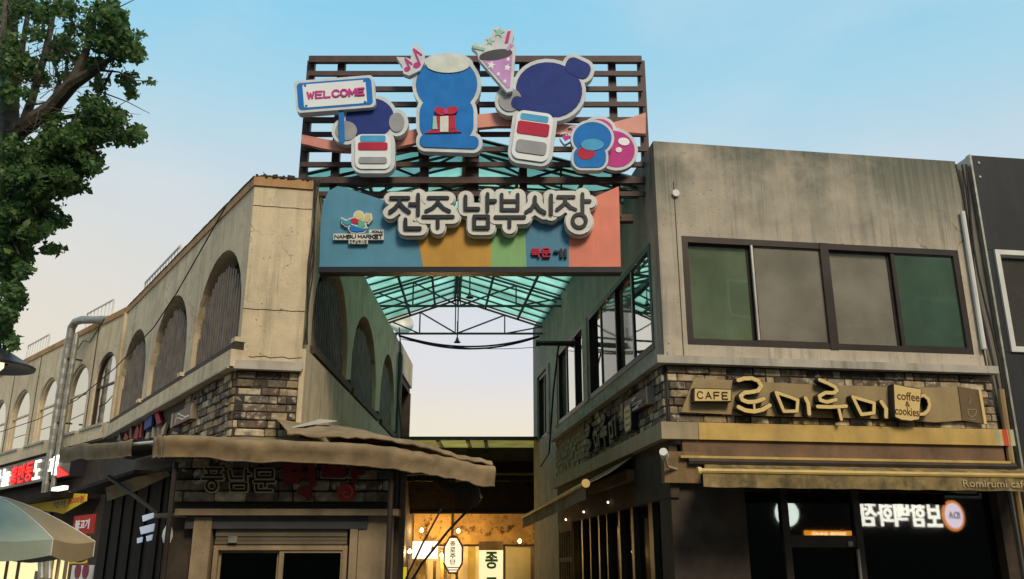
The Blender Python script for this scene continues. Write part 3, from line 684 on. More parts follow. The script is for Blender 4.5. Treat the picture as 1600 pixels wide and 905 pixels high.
for s in (-.05, .05): build('ridge_beam', MB().beam(ridge(D0)+Vector((s, 0, -.1)), ridge(D1)+Vector((s, 0, -.1)), .05, .08), m_steel, cn)
build('ridge_cap', MB().beam(ridge(D0)+Vector((0, 0, .04)), ridge(D1)+Vector((0, 0, .04)), .16, .02), m_steel, cn)
for D in (12.05, 13.4, 15.4, 17.7, 19.95):
    l, r, t = eaveL(D), eaveR(D), ridge(D); l.z = r.z = 6.79; c = lerp(l, r, (t.x-l.x)/(r.x-l.x))
    tr = MB(); tr.beam(l, r, .04, .042)
    ts = build('truss', tr, m_steel, cn)
    dn = Vector((0, 0, -.12))
    for s in (-.03, .03): build('king_post', MB().beam(c+Vector((s,0,0)), t+dn+Vector((s,0,0)), .025, .025), m_steel, ts)
    for e, ev in ((l, eaveL(D)), (r, eaveR(D))):
        build('top_chord', MB().beam(ev+dn, t+dn, .035, .04), m_steel, ts)
        h = lerp(ev, t, .5)+dn; f = lerp(e, c, .5)
        build('web_bar', MB().beam(f, h, .03, .03), m_steel, ts)
        build('web_bar', MB().beam(c, h, .03, .03), m_steel, ts)
        h2 = lerp(ev, t, .12)+dn; build('web_bar', MB().beam(f, h2, .028, .028), m_steel, ts)
# wind braces near the front, seen through the billboard
for a, b in ((12.05, 13.4), (13.4, 15.4)):
    for ev in (eaveL, eaveR):
        dn = Vector((0, 0, -.16)); build('wind_brace', MB().beam(ev(a)+dn, ridge(b)+dn, .025, .03), m_steel, cn); build('wind_brace', MB().beam(ev(b)+dn, ridge(a)+dn, .025, .03), m_steel, cn)
# wall plates that carry the canopy
for ev, w in ((eaveL, LA), (eaveR, RA)):
    for D in (12.05, 15.4, 17.7, 19.95):
        p = ev(D); build('stanchion', MB().beam(Vector((p.x, p.y, 6.4)), Vector((p.x, p.y, EZ)), .07, .07), m_steel, cn)
pl = thing('pendant_lamp', 'small bell shaped lamp hanging below the farthest canopy truss', 'lamp', ridge(19.9)+Vector((.02, 0, -1.15)), 'bell lamps under the canopy')
c = WL[pl.name]; build('shade', MB().lathe(c, [(.015, .13), (.025, .1), (.05, .03), (.085, .0), (.082, -.003), (.045, .025), (.015, .1)], 16), m_steel, pl, True); build('stem', MB().bar(c+Vector((0,0,.12)), c+Vector((0,0,.5)), .015), m_steel, pl)
pl = thing('pendant_lamp', 'small bell shaped lamp beside the canopy ridge post nearer the sign', 'lamp', ridge(17.7)+Vector((.22, 0, -.75)), 'bell lamps under the canopy')
c = WL[pl.name]; build('shade', MB().lathe(c, [(.015, .13), (.025, .1), (.05, .03), (.085, .0), (.082, -.003), (.045, .025), (.015, .1)], 16), m_steel, pl, True); build('stem', MB().bar(c+Vector((0,0,.12)), c+Vector((0,0,.6)), .015), m_steel, pl)
# sagging cable bundle across the end of the canopy
a, b = LA.p(8.6, 6.75, .05), RA.p(-8.9, 6.75, .05)
cb = MB()
for k in range(2): cb.tube([lerp(a, b, t/16) + Vector((0, .05*k, -(.26+.04*k)*4*(t/16)*(1-t/16))) for t in range(17)], .02, 6)
tag(build('cable_bundle', cb, m_tar), 'black cable bundle sagging across the alley below the canopy end', 'cable')
a, b = LA.p(8.8, 6.72, .05), RA.p(-9.6, 6.65, .05)
tag(build('overhead_wire', MB().tube([lerp(a, b, t/12) + Vector((0, 0, -.12*4*(t/12)*(1-t/12))) for t in range(13)], .008, 5), m_tar), 'thin wire crossing the sky just under the cable bundle', 'wire')
dsh = thing('satellite_dish', 'pale satellite dish at the end of the left alley roof', 'satellite dish', LA.p(9.0, HL, -.1))
c = WL[dsh.name]+Vector((.12, 0, .38)); dm = MB(); M = Matrix.Translation(c) @ Matrix.Rotation(R(70), 4, 'X') @ Matrix.Rotation(R(20), 4, 'Y')
dm.lathe((0,0,0), [(.0, .0), (.1, .01), (.2, .04), (.3, .1), (.29, .11), (.2, .055), (.1, .025), (0, .02)], 20); dm.v = [M @ v for v in dm.v]; build('dish', dm, m_signwhite, dsh, True)
build('mast', MB().bar(WL[dsh.name], c, .02), m_galv, dsh)

# ================================================================== billboard frame over the alley mouth
DB = 11.68
BB = Wall((0, DB), 0)
bf = thing('billboard_frame', 'brown steel slatted billboard frame standing over the alley mouth', 'billboard', BB.p(-.4, 6.5, 0))
def bz(y): return BB.uz(740, y)[1]
xl, xr = BB.uz(478, 180)[0], BB.uz(1006, 180)[0]
for y0, y1 in ((89, 101), (112, 122), (136, 146), (160, 170), (184, 195), (207, 216), (230, 240), (254, 264), (278, 290), (300, 310)):
    k = .035 if y0 in (89, 278) else .022; y1 = y0+(y1-y0)*(.8 if y0 in (89, 278) else .72)
    build('slat', MB().wbox(BB, xl+(.02 if y0 > 270 else 0) - random.uniform(0, .02), xr+random.uniform(0, .02), bz(y1), bz(y0), -k, k), m_rust, bf)
for px in (484, 532, 668, 738, 817, 957, 1003):
    x = BB.uz(px, 100 if px != 738 else 250)[0]; wdt = .09 if px == 738 else .055
    build('post', MB().wbox(BB, x-wdt, x+wdt, 6.35, bz(91), -.16, -.063), m_rust, bf)
build('post', MB().wbox(BB, xl+.3, xr-.2, 6.3, 6.4, -.2, -.08), m_rust, bf)
# pink ribbon band
RBD = .16
mid = [(471, 210, 224), (500, 216, 231), (529, 221, 236), (560, 221, 237), (590, 216, 235), (619, 208, 230), (661, 199, 221), (700, 190, 212), (744, 179, 200), (775, 176, 197), (806, 176, 197), (835, 184, 203), (863, 192, 209), (908, 196, 212), (935, 195, 210), (959, 191, 206), (985, 184, 207), (1009, 176, 209)]
top = [BB.uz(x, t, RBD) for x, t, b in mid]; bot = [BB.uz(x, b, RBD) for x, t, b in mid]
m_pink = mat('salmon_paint', (0.62, 0.25, 0.20), rough=.45, var=.12, bump=.03, streak=.2, streakcol=(.35,.14,.11))
rbn = MB()
for i in range(len(mid)-1): rbn.wprism(BB, [bot[i], bot[i+1], top[i+1], top[i]], RBD-.08, RBD, back=True)
tag(build('ribbon_band', rbn, m_pink), 'wavy salmon pink ribbon band running across the billboard slats', 'band')

def ell(cx, cy, rx, ry, rot=0, n=28):
    return [(cx + rx*math.cos(a)*math.cos(rot) - ry*math.sin(a)*math.sin(rot), cy + rx*math.cos(a)*math.sin(rot) + ry*math.sin(a)*math.cos(rot)) for a in (2*math.pi*k/n for k in range(n))]
def rrect(cx, cy, hw, hh, r, rot=0, n=6):
    o = []
    for sx, sy, a0 in ((1,1,0), (-1,1,90), (-1,-1,180), (1,-1,270)):
        for k in range(n+1):
            a = R(a0+90*k/n); x, y = sx*(hw-r)+r*math.cos(a), sy*(hh-r)+r*math.sin(a)
            o.append((cx+x*math.cos(rot)-y*math.sin(rot), cy+x*math.sin(rot)+y*math.cos(rot)))
    return o
def grow(pts, r):
    n = len(pts); s = sum(pts[i][0]*pts[(i+1)%n][1]-pts[(i+1)%n][0]*pts[i][1] for i in range(n)); o = []
    for i in range(n):
        a, b = Vector(pts[i-1]), Vector(pts[(i+1) % n]); t = (b-a).normalized(); nn = Vector((t.y, -t.x)) * (1 if s > 0 else -1)
        o.append((pts[i][0]+nn.x*r, pts[i][1]+nn.y*r))
    return o
CU = Wall((0, 11.38), 0)
def pc(name, col, **k): return mat(name, col, rough=.65, var=.12, scale=5, bump=.02, spec=.2, streak=.15, streakcol=tuple(x*.6 for x in col), sscale=(9, 9, .8), **k)
m_navy = pc('navy_print', (.02,.04,.21)); m_blue = pc('blue_print', (.012,.17,.52)); m_sky = pc('sky_blue_print', (.08,.36,.62)); m_redp = pc('crimson_print', (.45,.025,.06)); m_mag = pc('magenta_print', (.52,.05,.25))
m_greyp = pc('grey_print', (.32,.32,.34)); m_pale = pc('pale_print', (.62,.66,.60)); m_lilac = pc('lilac_print', (.55,.28,.58)); m_mint = pc('mint_print', (.30,.55,.48)); m_rim = pc('rim_side', (.60,.63,.66))
def cutout(name, label, shapes, rim=5.0, group=None, thick=.13, base=0.0, cat='sign panel'):
    """shapes: (pixel outline, material, own rim?) - rims union as stacked plates, prints lie on top"""
    ps = [p for s in shapes for p in s[0]]
    cx, cy = sum(p[0] for p in ps)/len(ps), max(p[1] for p in ps)
    t = thing(name, label, cat, CU.hit(cx, cy), group)
    e = 0
    for s in shapes:
        if len(s) > 2 and not s[2]: continue
        build('backing_board', MB().wprism(CU, CU.uzs(grow(s[0], rim)), base-thick+e, base+e), m_rim, t); e += .0015
    for s in shapes:
        build('print', MB().wprism(CU, CU.uzs(s[0]), base+e-.004, base+e+.003), s[1], t); e += .0045
    t['top'] = base+e
    return t
GRP = 'blue cut-out panels on the billboard'
t1 = cutout('cutout_panel', 'navy rounded cut-out panel with grey discs below the WELCOME board', [
    (ell(578, 186, 38, 32, R(-10)), m_navy), (ell(541, 205, 17, 15), m_greyp), (ell(620, 192, 12, 15), m_greyp),
    (rrect(583, 238, 28, 27, 11), m_white), (rrect(583, 218, 20, 5, 3), m_sky, False), (rrect(583, 230, 23, 6, 3), m_redp, False), (rrect(583, 252, 22, 5, 4), m_greyp, False)], 6, GRP)
t2 = cutout('cutout_panel', 'large bright blue cut-out panel behind the gift box at the billboard centre', [
    (ell(698, 132, 48, 43), m_blue), (rrect(698, 186, 42, 34, 24), m_blue), (rrect(702, 222, 46, 10, 9, R(2)), m_blue), (ell(700, 102, 34, 13), m_pale, True)], 6, GRP)
t3 = cutout('cutout_panel', 'wide navy cut-out panel right of the party cone', [
    (ell(858, 141, 52, 43, R(8)), m_navy), (rrect(903, 107, 20, 13, 11, R(25)), m_navy), (ell(797, 157, 18, 18), m_greyp), (rrect(832, 168, 34, 10, 9, R(15)), m_navy),
    (rrect(832, 214, 29, 38, 12, R(8)), m_white), (rrect(835, 186, 22, 5, 3, R(8)), m_sky, False), (rrect(833, 203, 25, 10, 4, R(8)), m_redp, False), (rrect(830, 232, 24, 10, 6, R(8)), m_greyp, False)], 6, GRP)
def heart(cx, cy, s, rot=0, n=30):
    o = []
    for k in range(n):
        t = 2*math.pi*k/n; x = 16*math.sin(t)**3; y = -(13*math.cos(t)-5*math.cos(2*t)-2*math.cos(3*t)-math.cos(4*t))
        o.append((cx+s/16*(x*math.cos(rot)-y*math.sin(rot)), cy+s/16*(x*math.sin(rot)+y*math.cos(rot))))
    return o
hb = cutout('heart_panel', 'magenta heart shaped cut-out panel at the lower right of the billboard', [(ell(962, 228, 32, 28, R(25)), m_mag), (ell(937, 199, 22, 18), m_mag)], 5, None, .10, -.10)
for pts in (ell(976, 217, 9, 6, R(10)), ell(968, 230, 5, 4)): build('highlight', MB().wprism(CU, CU.uzs(pts), hb['top']-.105+.1, hb['top']+.004), m_white, hb)
t4 = cutout('cutout_panel', 'small blue cut-out panel overlapping the magenta heart', [
    (ell(925, 219, 30, 25), m_blue), (rrect(921, 249, 25, 16, 13), m_blue), (ell(915, 243, 14, 10), m_redp, False), (ell(925, 230, 18, 9), m_sky, False)], 4, GRP, .12, .06)
hs_ = cutout('heart_panel', 'two tiny magenta hearts on a white cut-out left of the small blue panel', [(heart(884, 217, 6, R(10)), m_mag), (heart(895, 206, 4, R(10)), m_mag)], 4, None, .08, .03)
for o in (t1, t2, t3, t4, hb, hs_): del_ = o.get('top')
# gift box
gt = thing('gift_box_panel', 'crimson gift box cut-out with bow on the central blue panel', 'sign panel', CU.hit(698, 210))
e = t2['top'] + .004
for i, (pts, m) in enumerate((([(664, 210), (721, 208), (710, 203), (674, 204)], m_redp), ([(676, 204), (712, 203), (711, 182), (677, 183)], m_redp), ([(688, 208), (701, 208), (701, 183), (688, 184)], m_pale), ([(676, 204), (684, 204), (682, 184), (677, 184)], m_mint), (ell(689, 176, 10, 6, R(15)), m_redp), (ell(706, 175, 10, 6, R(-15)), m_redp), (ell(697, 177, 4, 4), m_mag))):
    build('bow' if i > 3 else 'print', MB().wprism(CU, CU.uzs(pts), e-.02+.004*i, e+.004*i+.003), m, gt)
# WELCOME board
wb = thing('welcome_board', 'white and blue placard reading WELCOME on the left of the billboard', 'sign', CU.hit(525, 180))
rot = R(-4.5)
build('backing_board', MB().wprism(CU, CU.uzs(rrect(525, 152, 62, 25, 7, rot)), -.05, .09), m_rim, wb)
build('face', MB().wprism(CU, CU.uzs(rrect(525, 152, 58, 21, 6, rot)), .088, .094), m_blue, wb)
build('face', MB().wprism(CU, CU.uzs(rrect(525, 152, 49, 18, 3, rot)), .093, .098), m_white, wb)
a, b = CU.uz(482, 163), CU.uz(571, 141)
build('lettering', MB().strokes(CU, penlines('WELCOME', a[0], (a[1]+b[1])/2-.05, b[0], (a[1]+b[1])/2+.05, .34, -rot), .026, .098, .104, 4), m_mag, wb)
for x, y in ((479, 139), (571, 132), (481, 171), (572, 165)): build('rivet', MB().wprism(CU, CU.uzs(ell(x, y, 2, 2, 0, 8)), .097, .103), m_blue, wb)
build('handle', MB().wprism(CU, CU.uzs(rrect(535, 196, 4, 30, 3, R(-2))), .052, .062), m_blue, wb)
# music notes
mn = thing('music_note_panel', 'white cut-out with two magenta music notes above the billboard', 'sign panel', CU.hit(645, 120))
build('backing_board', MB().wprism(CU, CU.uzs([(620, 92), (636, 93), (642, 96), (645, 75), (652, 72), (664, 88), (664, 100), (657, 113), (640, 121), (631, 118), (629, 106)]), -.06, .05), m_rim, mn)
for (hx, hy, r), stem in (((637, 111, 5), [(641, 110), (634, 95), (644, 103)]), ((652, 105, 6), [(657, 104), (647, 80), (659, 89)])):
    nt = build('note', MB().wprism(CU, CU.uzs(ell(hx, hy, r, r*.75, R(-20), 14)), .049, .056), m_mag, mn)
    build('note_stem', MB().strokes(CU, [CU.uzs(stem)], .025, .049, .059, 4), m_mag, nt)
# party cone
pn = thing('party_cone_panel', 'lilac party cone cut-out with stars and streamers above the billboard', 'sign panel', CU.hit(785, 145))
build('backing_board', MB().wprism(CU, CU.uzs([(737, 80), (742, 73), (757, 78), (756, 67), (768, 64), (770, 52), (780, 48), (788, 54), (801, 52), (803, 62), (800, 74), (806, 76), (805, 92), (801, 148), (792, 150), (748, 98), (746, 88)]), .0, .10), m_rim, pn)
build('cone', MB().wprism(CU, CU.uzs([(751, 97), (801, 87), (797, 142), (793, 144)]), .099, .106), m_lilac, pn)
build('cone_mouth', MB().wprism(CU, CU.uzs(ell(775, 92, 26, 8, R(-9))), .104, .110), m_black, pn)
def star(cx, cy, r, rot=0): return [(cx+(r if k % 2 == 0 else r*.45)*math.sin(rot+k*math.pi/5), cy-(r if k % 2 == 0 else r*.45)*math.cos(rot+k*math.pi/5)) for k in range(10)]
for x, y, r, m in ((780, 57, 9, m_mint), (766, 71, 7, m_mint), (768, 108, 7, m_white), (793, 112, 6, m_white), (794, 99, 4, m_white), (779, 122, 4, m_white), (789, 133, 4, m_white)):
    build('star', MB().wprism(CU, CU.uzs(star(x, y, r, .2)), .099, .109), m, pn)
for pts, m in (([(738, 77), (758, 82), (757, 86), (740, 82)], m_mint), ([(793, 56), (798, 55), (794, 73), (789, 74)], m_mag), ([(797, 74), (802, 77), (794, 86), (790, 84)], m_lilac)): build('streamer', MB().wprism(CU, CU.uzs(pts), .099, .112), m, pn)

# ================================================================== market sign
SG = Wall((0, 11.45), 0)
ms = thing('market_sign', 'multicoloured market name board with raised Korean letters below the billboard', 'sign', SG.p(-.5, 5.5))
def mp(n, c): return mat(n, c, rough=.5, var=.10, bump=.03, streak=.22, streakcol=tuple(x*.55 for x in c), sscale=(9, 9, .6))
PT = (([(499, 417), (661, 417), (655, 385), (640, 333), (600, 313), (560, 300), (540, 293), (527, 291), (514, 298), (505, 316), (501, 345)], mp('steel_blue_panel', (.075, .24, .36))),
      ([(661, 417), (767, 417), (767, 336), (640, 333), (655, 385)], mp('mustard_panel', (.50, .26, .035))),
      ([(767, 417), (823, 417), (820, 345), (767, 336)], mp('leaf_green_panel', (.20, .40, .15))),
      ([(823, 417), (889, 417), (889, 340), (820, 345)], mp('deep_blue_panel', (.05, .20, .33))),
      ([(889, 417), (970, 417), (967, 291), (915, 314), (889, 330)], mp('coral_panel', (.70, .20, .13))))
for i, (pts, m) in enumerate(PT): build('colour_panel', MB().wprism(SG, SG.uzs(pts), -.14, .0 + .003*(i % 2)), m, ms)
a, b = SG.uz(499, 418), SG.uz(970, 418)
build('base_rail', MB().wbox(SG, a[0]-.005, b[0]+.01, a[1]-.075, a[1]-.002, -.16, .02), m_black, ms)
for px in (580, 658, 735, 812): build('downlight', MB().wprism(SG, [(SG.uz(px, 421)[0]+.05*math.cos(k*.6283), a[1]-.04+.012*math.sin(k*.6283)) for k in range(10)], .02, .024), m_dkbrown, ms)
def z3(l): return [[(480+x/5.323, 270+y/5.323) for x, y in q] for q in l]
def z4(l): return [[(730+x/5.322, 270+y/5.322) for x, y in q] for q in l]
def circ(cx, cy, r, n=20): return [(cx+r*math.cos(2*math.pi*k/n), cy+r*math.sin(2*math.pi*k/n)) for k in range(n+1)]
SYL = [z3([[(700,217),(845,217)], [(772,222),(765,262),(735,300),(692,333)], [(772,262),(810,305),(850,333)], [(925,192),(925,358)], [(858,270),(915,270)], [(820,397),(820,470),(940,470)]]),
       z3([[(1012,217),(1168,217)], [(1093,222),(1085,262),(1045,303),(992,328)], [(1093,262),(1135,305),(1183,328)], [(967,375),(1213,375)], [(1088,378),(1088,463)]]),
       z3([[(1318,207),(1318,308),(1425,308)]]) + z4([[(170,187),(170,322)], [(178,243),(234,243)], [(60,372),(175,372),(175,465),(60,465),(60,372)]]),
       z4([[(287,192),(287,318),(420,318),(420,192)], [(295,245),(415,245)], [(236,378),(474,378)], [(352,385),(352,458)]]),
       z4([[(563,212),(563,258),(535,305),(489,338)], [(563,260),(597,310),(643,338)], [(697,198),(697,348)]]),
       z4([[(756,210),(884,210)], [(820,218),(803,270),(747,316)], [(822,262),(858,298),(898,316)], [(957,187),(957,350)], [(966,245),(1016,245)], circ(930, 410, 55)])]
pxm = abs(SG.uz(801, 340)[0]-SG.uz(800, 340)[0])
for i, L in enumerate(SYL):
    q = [SG.uzs(s, .12) for s in L]
    sy = build('syllable', MB().strokes(SG, q, 25.5*pxm, .01, .10 + .011*(i % 2)), m_signwhite, ms)
    build('outline_groove', MB().strokes(SG, q, 23.0*pxm, .112, .1225 + .011*(i % 2)), m_greyp, sy)
    build('letter_plate', MB().strokes(SG, q, 22.0*pxm, .112, .134 + .011*(i % 2)), m_signwhite, sy)
    build('letter', MB().strokes(SG, q, 5.9*pxm, .12, .165), m_black, sy)
# emblem and small lettering
def pu(x, y, d=.0): return SG.uz(480+x/5.323, 270+y/5.323, d)
em = thing('market_emblem', 'white emblem plate reading NAMBU MARKET on the blue end of the sign', 'emblem', SG.hit(561, 385))
for i, (x0, y0, x1, y1) in enumerate(((222, 518, 642, 568), (520, 486, 640, 522), (350, 560, 510, 602))):
    a, b = pu(x0, y1), pu(x1, y0); build('plate', MB().wbox(SG, a[0], b[0], a[1], b[1], .01, .05 + .003*i), m_signwhite, em)
for i, (pts, m) in enumerate(((circ(435, 370, 34)[:-1], pc('straw_print', (.60,.52,.24))), ([(475,395),(500,355),(530,358),(535,395),(510,425),(480,420)], pc('straw_print', (.60,.52,.24))), ([(290,392),(330,415),(362,400),(375,440),(330,450),(300,425)], pc('teal_print', (.06,.30,.42))), ([(365,398),(400,390),(435,405),(430,440),(400,440),(372,425)], m_redp), ([(435,400),(480,420),(490,455),(450,478),(415,465),(432,440)], pc('jade_print', (.12,.42,.28))), ([(355,475),(370,445),(410,460),(450,482),(505,475),(480,498),(420,507),(375,500)], m_blue))):
    pm = [pu(x, y) for x, y in pts]; build('petal_rim', MB().wprism(SG, grow(pm, -.022 if sum(pm[k][0]*pm[(k+1)%len(pm)][1]-pm[(k+1)%len(pm)][0]*pm[k][1] for k in range(len(pm))) > 1e9 else .022), .01, .045+.002*i), m_signwhite, em); build('petal', MB().wprism(SG, pm, .04, .058+.002*i), m, em)
def tx(t, body, x0, y0, x1, y1, m, d=.056, bold=0.0, f=pu, w=SG, depth=.004):
    a, b = f(x0, y1), f(x1, y0); return build('lettering', MB().text(w, body, a[0], a[1], b[0], b[1], d, depth, bold), m, t)
for body, x0, y0, x1, y1, wd, dd in (('NAMBU', 234, 529, 408, 557, .0125, .052), ('MARKET', 428, 529, 630, 557, .0125, .052), ('JEONJU', 532, 494, 634, 511, .006, .056)):
    a, b = pu(x0, y1), pu(x1, y0); build('lettering', MB().strokes(SG, penlines(body, a[0], a[1], b[0], b[1], .3), wd, dd-.003, dd, 3), m_black, em)
tx(em, '전주남부시장', 356, 570, 504, 600, m_black, .057, .01)
gn = thing('gate_name_letters', 'small red and black Korean gate number letters on the deep blue panel', 'lettering', SG.hit(858, 405))
def p4(x, y, d=.0): return SG.uz(730+x/5.322, 270+y/5.322, d)
tx(gn, '북문', 530, 630, 695, 712, m_redp, .005, .03, p4, depth=.04); tx(gn, '-', 718, 655, 758, 672, m_black, .005, .03, p4, depth=.04); tx(gn, 'Ⅱ', 770, 640, 826, 712, m_black, .005, .035, p4, depth=.04)

# ================================================================== cafe name sign on the front
cs_ = thing('cafe_sign', 'tan metal cafe sign with raised dark edged Korean letters over the front bricks', 'sign', RF.p(2.2, 3.4, .08))
m_face = mat('gold_face', (.66, .47, .185), rough=.45, var=.08, bump=.02)
m_board = mat('tan_board', (.30, .215, .10), rough=.55, var=.15, streak=.25, streakcol=(.14,.09,.04))
SD = .09
bp = [(1085, 591), (1064, 644), (1200, 650), (1398, 655), (1462, 660), (1503, 657), (1496, 604), (1440, 606), (1250, 600)]
build('board', MB().wprism(RF, RF.uzs(bp, SD), SD-.03, SD), m_board, cs_)
e0, e1, e2, e3 = RF.uz(1496, 604, SD), RF.uz(1503, 657, SD), RF.uz(1540, 663, SD), RF.uz(1531, 610, SD)
build('folded_end', MB().wprism(RF, [e0, e1, e2, e3], SD-.02, SD+.012), mat('bronze_end', (.13,.08,.035), rough=.5), cs_)
build('end_strip', MB().wprism(RF, [(e3[0]-.04, e3[1]), (e2[0]-.04, e2[1]), e2, e3], SD-.02, SD+.03), m_face, cs_)
def q5(l): return [[(1040+x/5.657, 560+y/5.657) for x, y in q] for q in l]
def q6(l): return [[(1300+x/4.113, 560+y/4.113) for x, y in q] for q in l]
LET = [(q5([[(640,195),(690,180),(760,178),(815,200),(843,245),(815,288),(755,300),(695,305),(660,335),(675,370),(725,388),(790,385),(862,360)], [(640,432),(700,462),(780,472),(855,455),(915,418)]]), 5.8),
       (q5([[(778,395),(783,455)]]), 3.0),
       (q5([[(972,302),(1100,345),(1165,372),(1158,468),(1042,470),(972,302)]]), 4.6), (q5([[(1233,352),(1258,400),(1266,492)]]), 5.6),
       (q5([[(1358,192),(1430,222),(1490,252),(1512,285),(1485,308),(1410,305),(1355,335),(1365,372),(1420,388),(1500,368)], [(1340,428),(1450,432),(1590,424)]]), 5.2), (q5([[(1525,438),(1550,540)]]), 4.4),
       (q6([[(130,248),(268,288),(266,352),(186,362),(130,248)]]), 4.8), (q6([[(314,280),(345,325),(344,376)]]), 5.6)]
pxr = abs(RF.uz(1201, 620)[0]-RF.uz(1200, 620)[0])
for L, wd in LET:
    q = [RF.uzs(s, .2) for s in L]
    o = build('letter', MB().strokes(RF, q, (wd+1.6)*pxr, SD, .205), m_black, cs_)
    build('letter_face', MB().strokes(RF, q, wd*pxr, .2, .214), m_face, o)
def cafe_box(): 
    a, b, c, d = RF.uz(1084, 628, .2), RF.uz(1143, 628, .2), RF.uz(1143, 608, .2), RF.uz(1084, 606, .2)
    o = build('letter_box', MB().wprism(RF, [a, b, c, d], SD, .20), m_black, cs_)
    build('letter_face', MB().wprism(RF, [(a[0]+.012, a[1]+.012), (b[0]-.012, b[1]+.012), (c[0]-.012, c[1]-.012), (d[0]+.012, d[1]-.012)], .199, .206), m_face, o)
    build('lettering', MB().strokes(RF, penlines('CAFE', a[0]+.05, a[1]+.045, b[0]-.05, d[1]-.05, .55), .013, .205, .209, 4), m_black, o)
cafe_box()
mug = q6([[(392,170),(480,188),(565,202),(558,300),(552,392),(500,402),(440,395),(402,378)]])[0]
o = build('mug', MB().wprism(RF, RF.uzs(grow(mug, 1.6), .2), SD, .215), m_black, cs_)
build('letter_face', MB().wprism(RF, RF.uzs(mug, .2), .214, .224), m_face, o)
hd = q6([[(562,245),(590,238),(618,262),(628,300),(618,335),(592,358),(556,360)]])[0]
h = build('mug_handle', MB().strokes(RF, [RF.uzs(hd, .2)], 6.4*pxr, SD, .19), m_black, cs_); build('letter_face', MB().strokes(RF, [RF.uzs(hd, .2)], 4.6*pxr, .185, .203), m_face, h)
def pm6(x, y, d=.2): return RF.uz(1300+x/4.113, 560+y/4.113, d)
for body, x0, y0, x1, y1 in (('coffee', 415, 222, 550, 272), ('&', 466, 280, 492, 312), ('cookies', 402, 318, 546, 368)):
    a, b = pm6(x0, y1), pm6(x1, y0); build('lettering', MB().text(RF, body, a[0], a[1], b[0], b[1], .224, .004, .006, rot=R(-4)), m_redp if False else mat('brown_ink', (.08,.03,.015), bump=0), o)
# faint cup line drawing on the folded end
build('cup_drawing', MB().strokes(RF, [RF.uzs([(1511,640),(1512,648),(1517,652),(1523,649),(1525,641),(1511,640)], SD), RF.uzs([(1512,655),(1522,656)], SD), RF.uzs([(1513,620),(1516,626),(1513,632)], SD)], .01, SD+.012, SD+.016, 3), m_board, cs_)

# ------------------------------------------------------------------ alley side signs of the cafe
ss = thing('alley_name_sign', 'dark raised Korean letters of the cafe on the bricks along the alley', 'sign', RA.p(-4, 3.5, .08))
def r3(l): return [[(820+x/4.525, 580+y/4.525) for x, y in q] for q in l]
for L in (r3([[(412,390),(430,405),(425,440),(405,465),(405,495),(430,500)], [(405,545),(420,555),(435,530),(440,510)]]), r3([[(455,445),(470,530),(485,520),(480,440),(455,445)]]), r3([[(493,455),(497,520)]]), r3([[(512,310),(535,330),(530,360),(512,390),(520,412),(545,400)], [(505,455),(548,440)], [(530,450),(538,520)]]), r3([[(563,375),(572,470),(592,455),(585,365),(563,375)]]), r3([[(606,362),(612,445)]])):
    o = build('letter', MB().strokes(RA, [RA.uzs(s, .16) for s in L], .075, .03, .09), m_black, ss)
    build('letter_face', MB().strokes(RA, [RA.uzs(s, .16) for s in L], .05, .09, .097), mat('dim_bronze', (.22,.18,.11), bump=0), o)
a, b = RA.uz(820+628/4.525, 580+440/4.525, .3), RA.uz(820+670/4.525, 580+220/4.525, .3)
mg = build('mug', MB().wprism(RA, rrect((a[0]+b[0])/2, (a[1]+b[1])/2, abs(b[0]-a[0])/2, abs(b[1]-a[1])/2, .09), .03, .14), m_black, ss)
build('letter_face', MB().wprism(RA, rrect((a[0]+b[0])/2, (a[1]+b[1])/2, abs(b[0]-a[0])/2-.03, abs(b[1]-a[1])/2-.02, .08), .139, .145), m_face, mg)
for z in (.25, .5, .75): build('lettering', MB().wbox(RA, a[0]+.08, b[0]-.08, lerp(a[1], b[1], z)-.012, lerp(a[1], b[1], z)+.012, .144, .148), m_black, mg)
def box_sign(w, px0, py0, px1, py1, label, d, art):
    (u0, za), (u1, zb) = w.uz(px0, py0, d), w.uz(px1, py1, d); z0, z1 = min(za, zb), max(za, zb)
    t = thing('box_sign', label, 'sign', w.p((u0+u1)/2, z0, d/2))
    build('box', MB().wbox(w, u0+.07, u1-.07, z0, z1, .03, d-.01), mat('maroon_face', (.085,.03,.02), rough=.45, var=.15), t)
    for a in (u0, u1-.07): build('edge_strip', MB().wbox(w, a, a+.07, z0-.01, z1+.01, .03, d), mat('bronze_strip', (.28,.22,.15), rough=.45), t)
    build('line_drawing', MB().strokes(w, [[(lerp(u0, u1, x), lerp(z0, z1, y)) for x, y in s] for s in art], .012, d-.011, d-.003, 3), m_signwhite, t)
    return t
box_sign(RA, 971, 655, 1011, 604, 'maroon box sign with a coffee cup drawing on the alley bricks', .13, [[(.3,.45),(.33,.25),(.5,.18),(.66,.25),(.7,.45),(.3,.45)], [(.7,.42),(.8,.4),(.76,.28),(.66,.28)], [(.34,.12),(.66,.12)], [(.42,.78),(.5,.84),(.58,.78),(.5,.72),(.42,.78)], [(.5,.66),(.5,.6)]])
box_sign(LF, 266, 668, 301, 631, 'maroon box sign with a high heel shoe drawing on the corner bricks', .11, [[(.22,.2),(.24,.5),(.3,.85),(.5,.55),(.68,.3),(.82,.3),(.84,.22),(.55,.2),(.42,.42),(.3,.52)]])
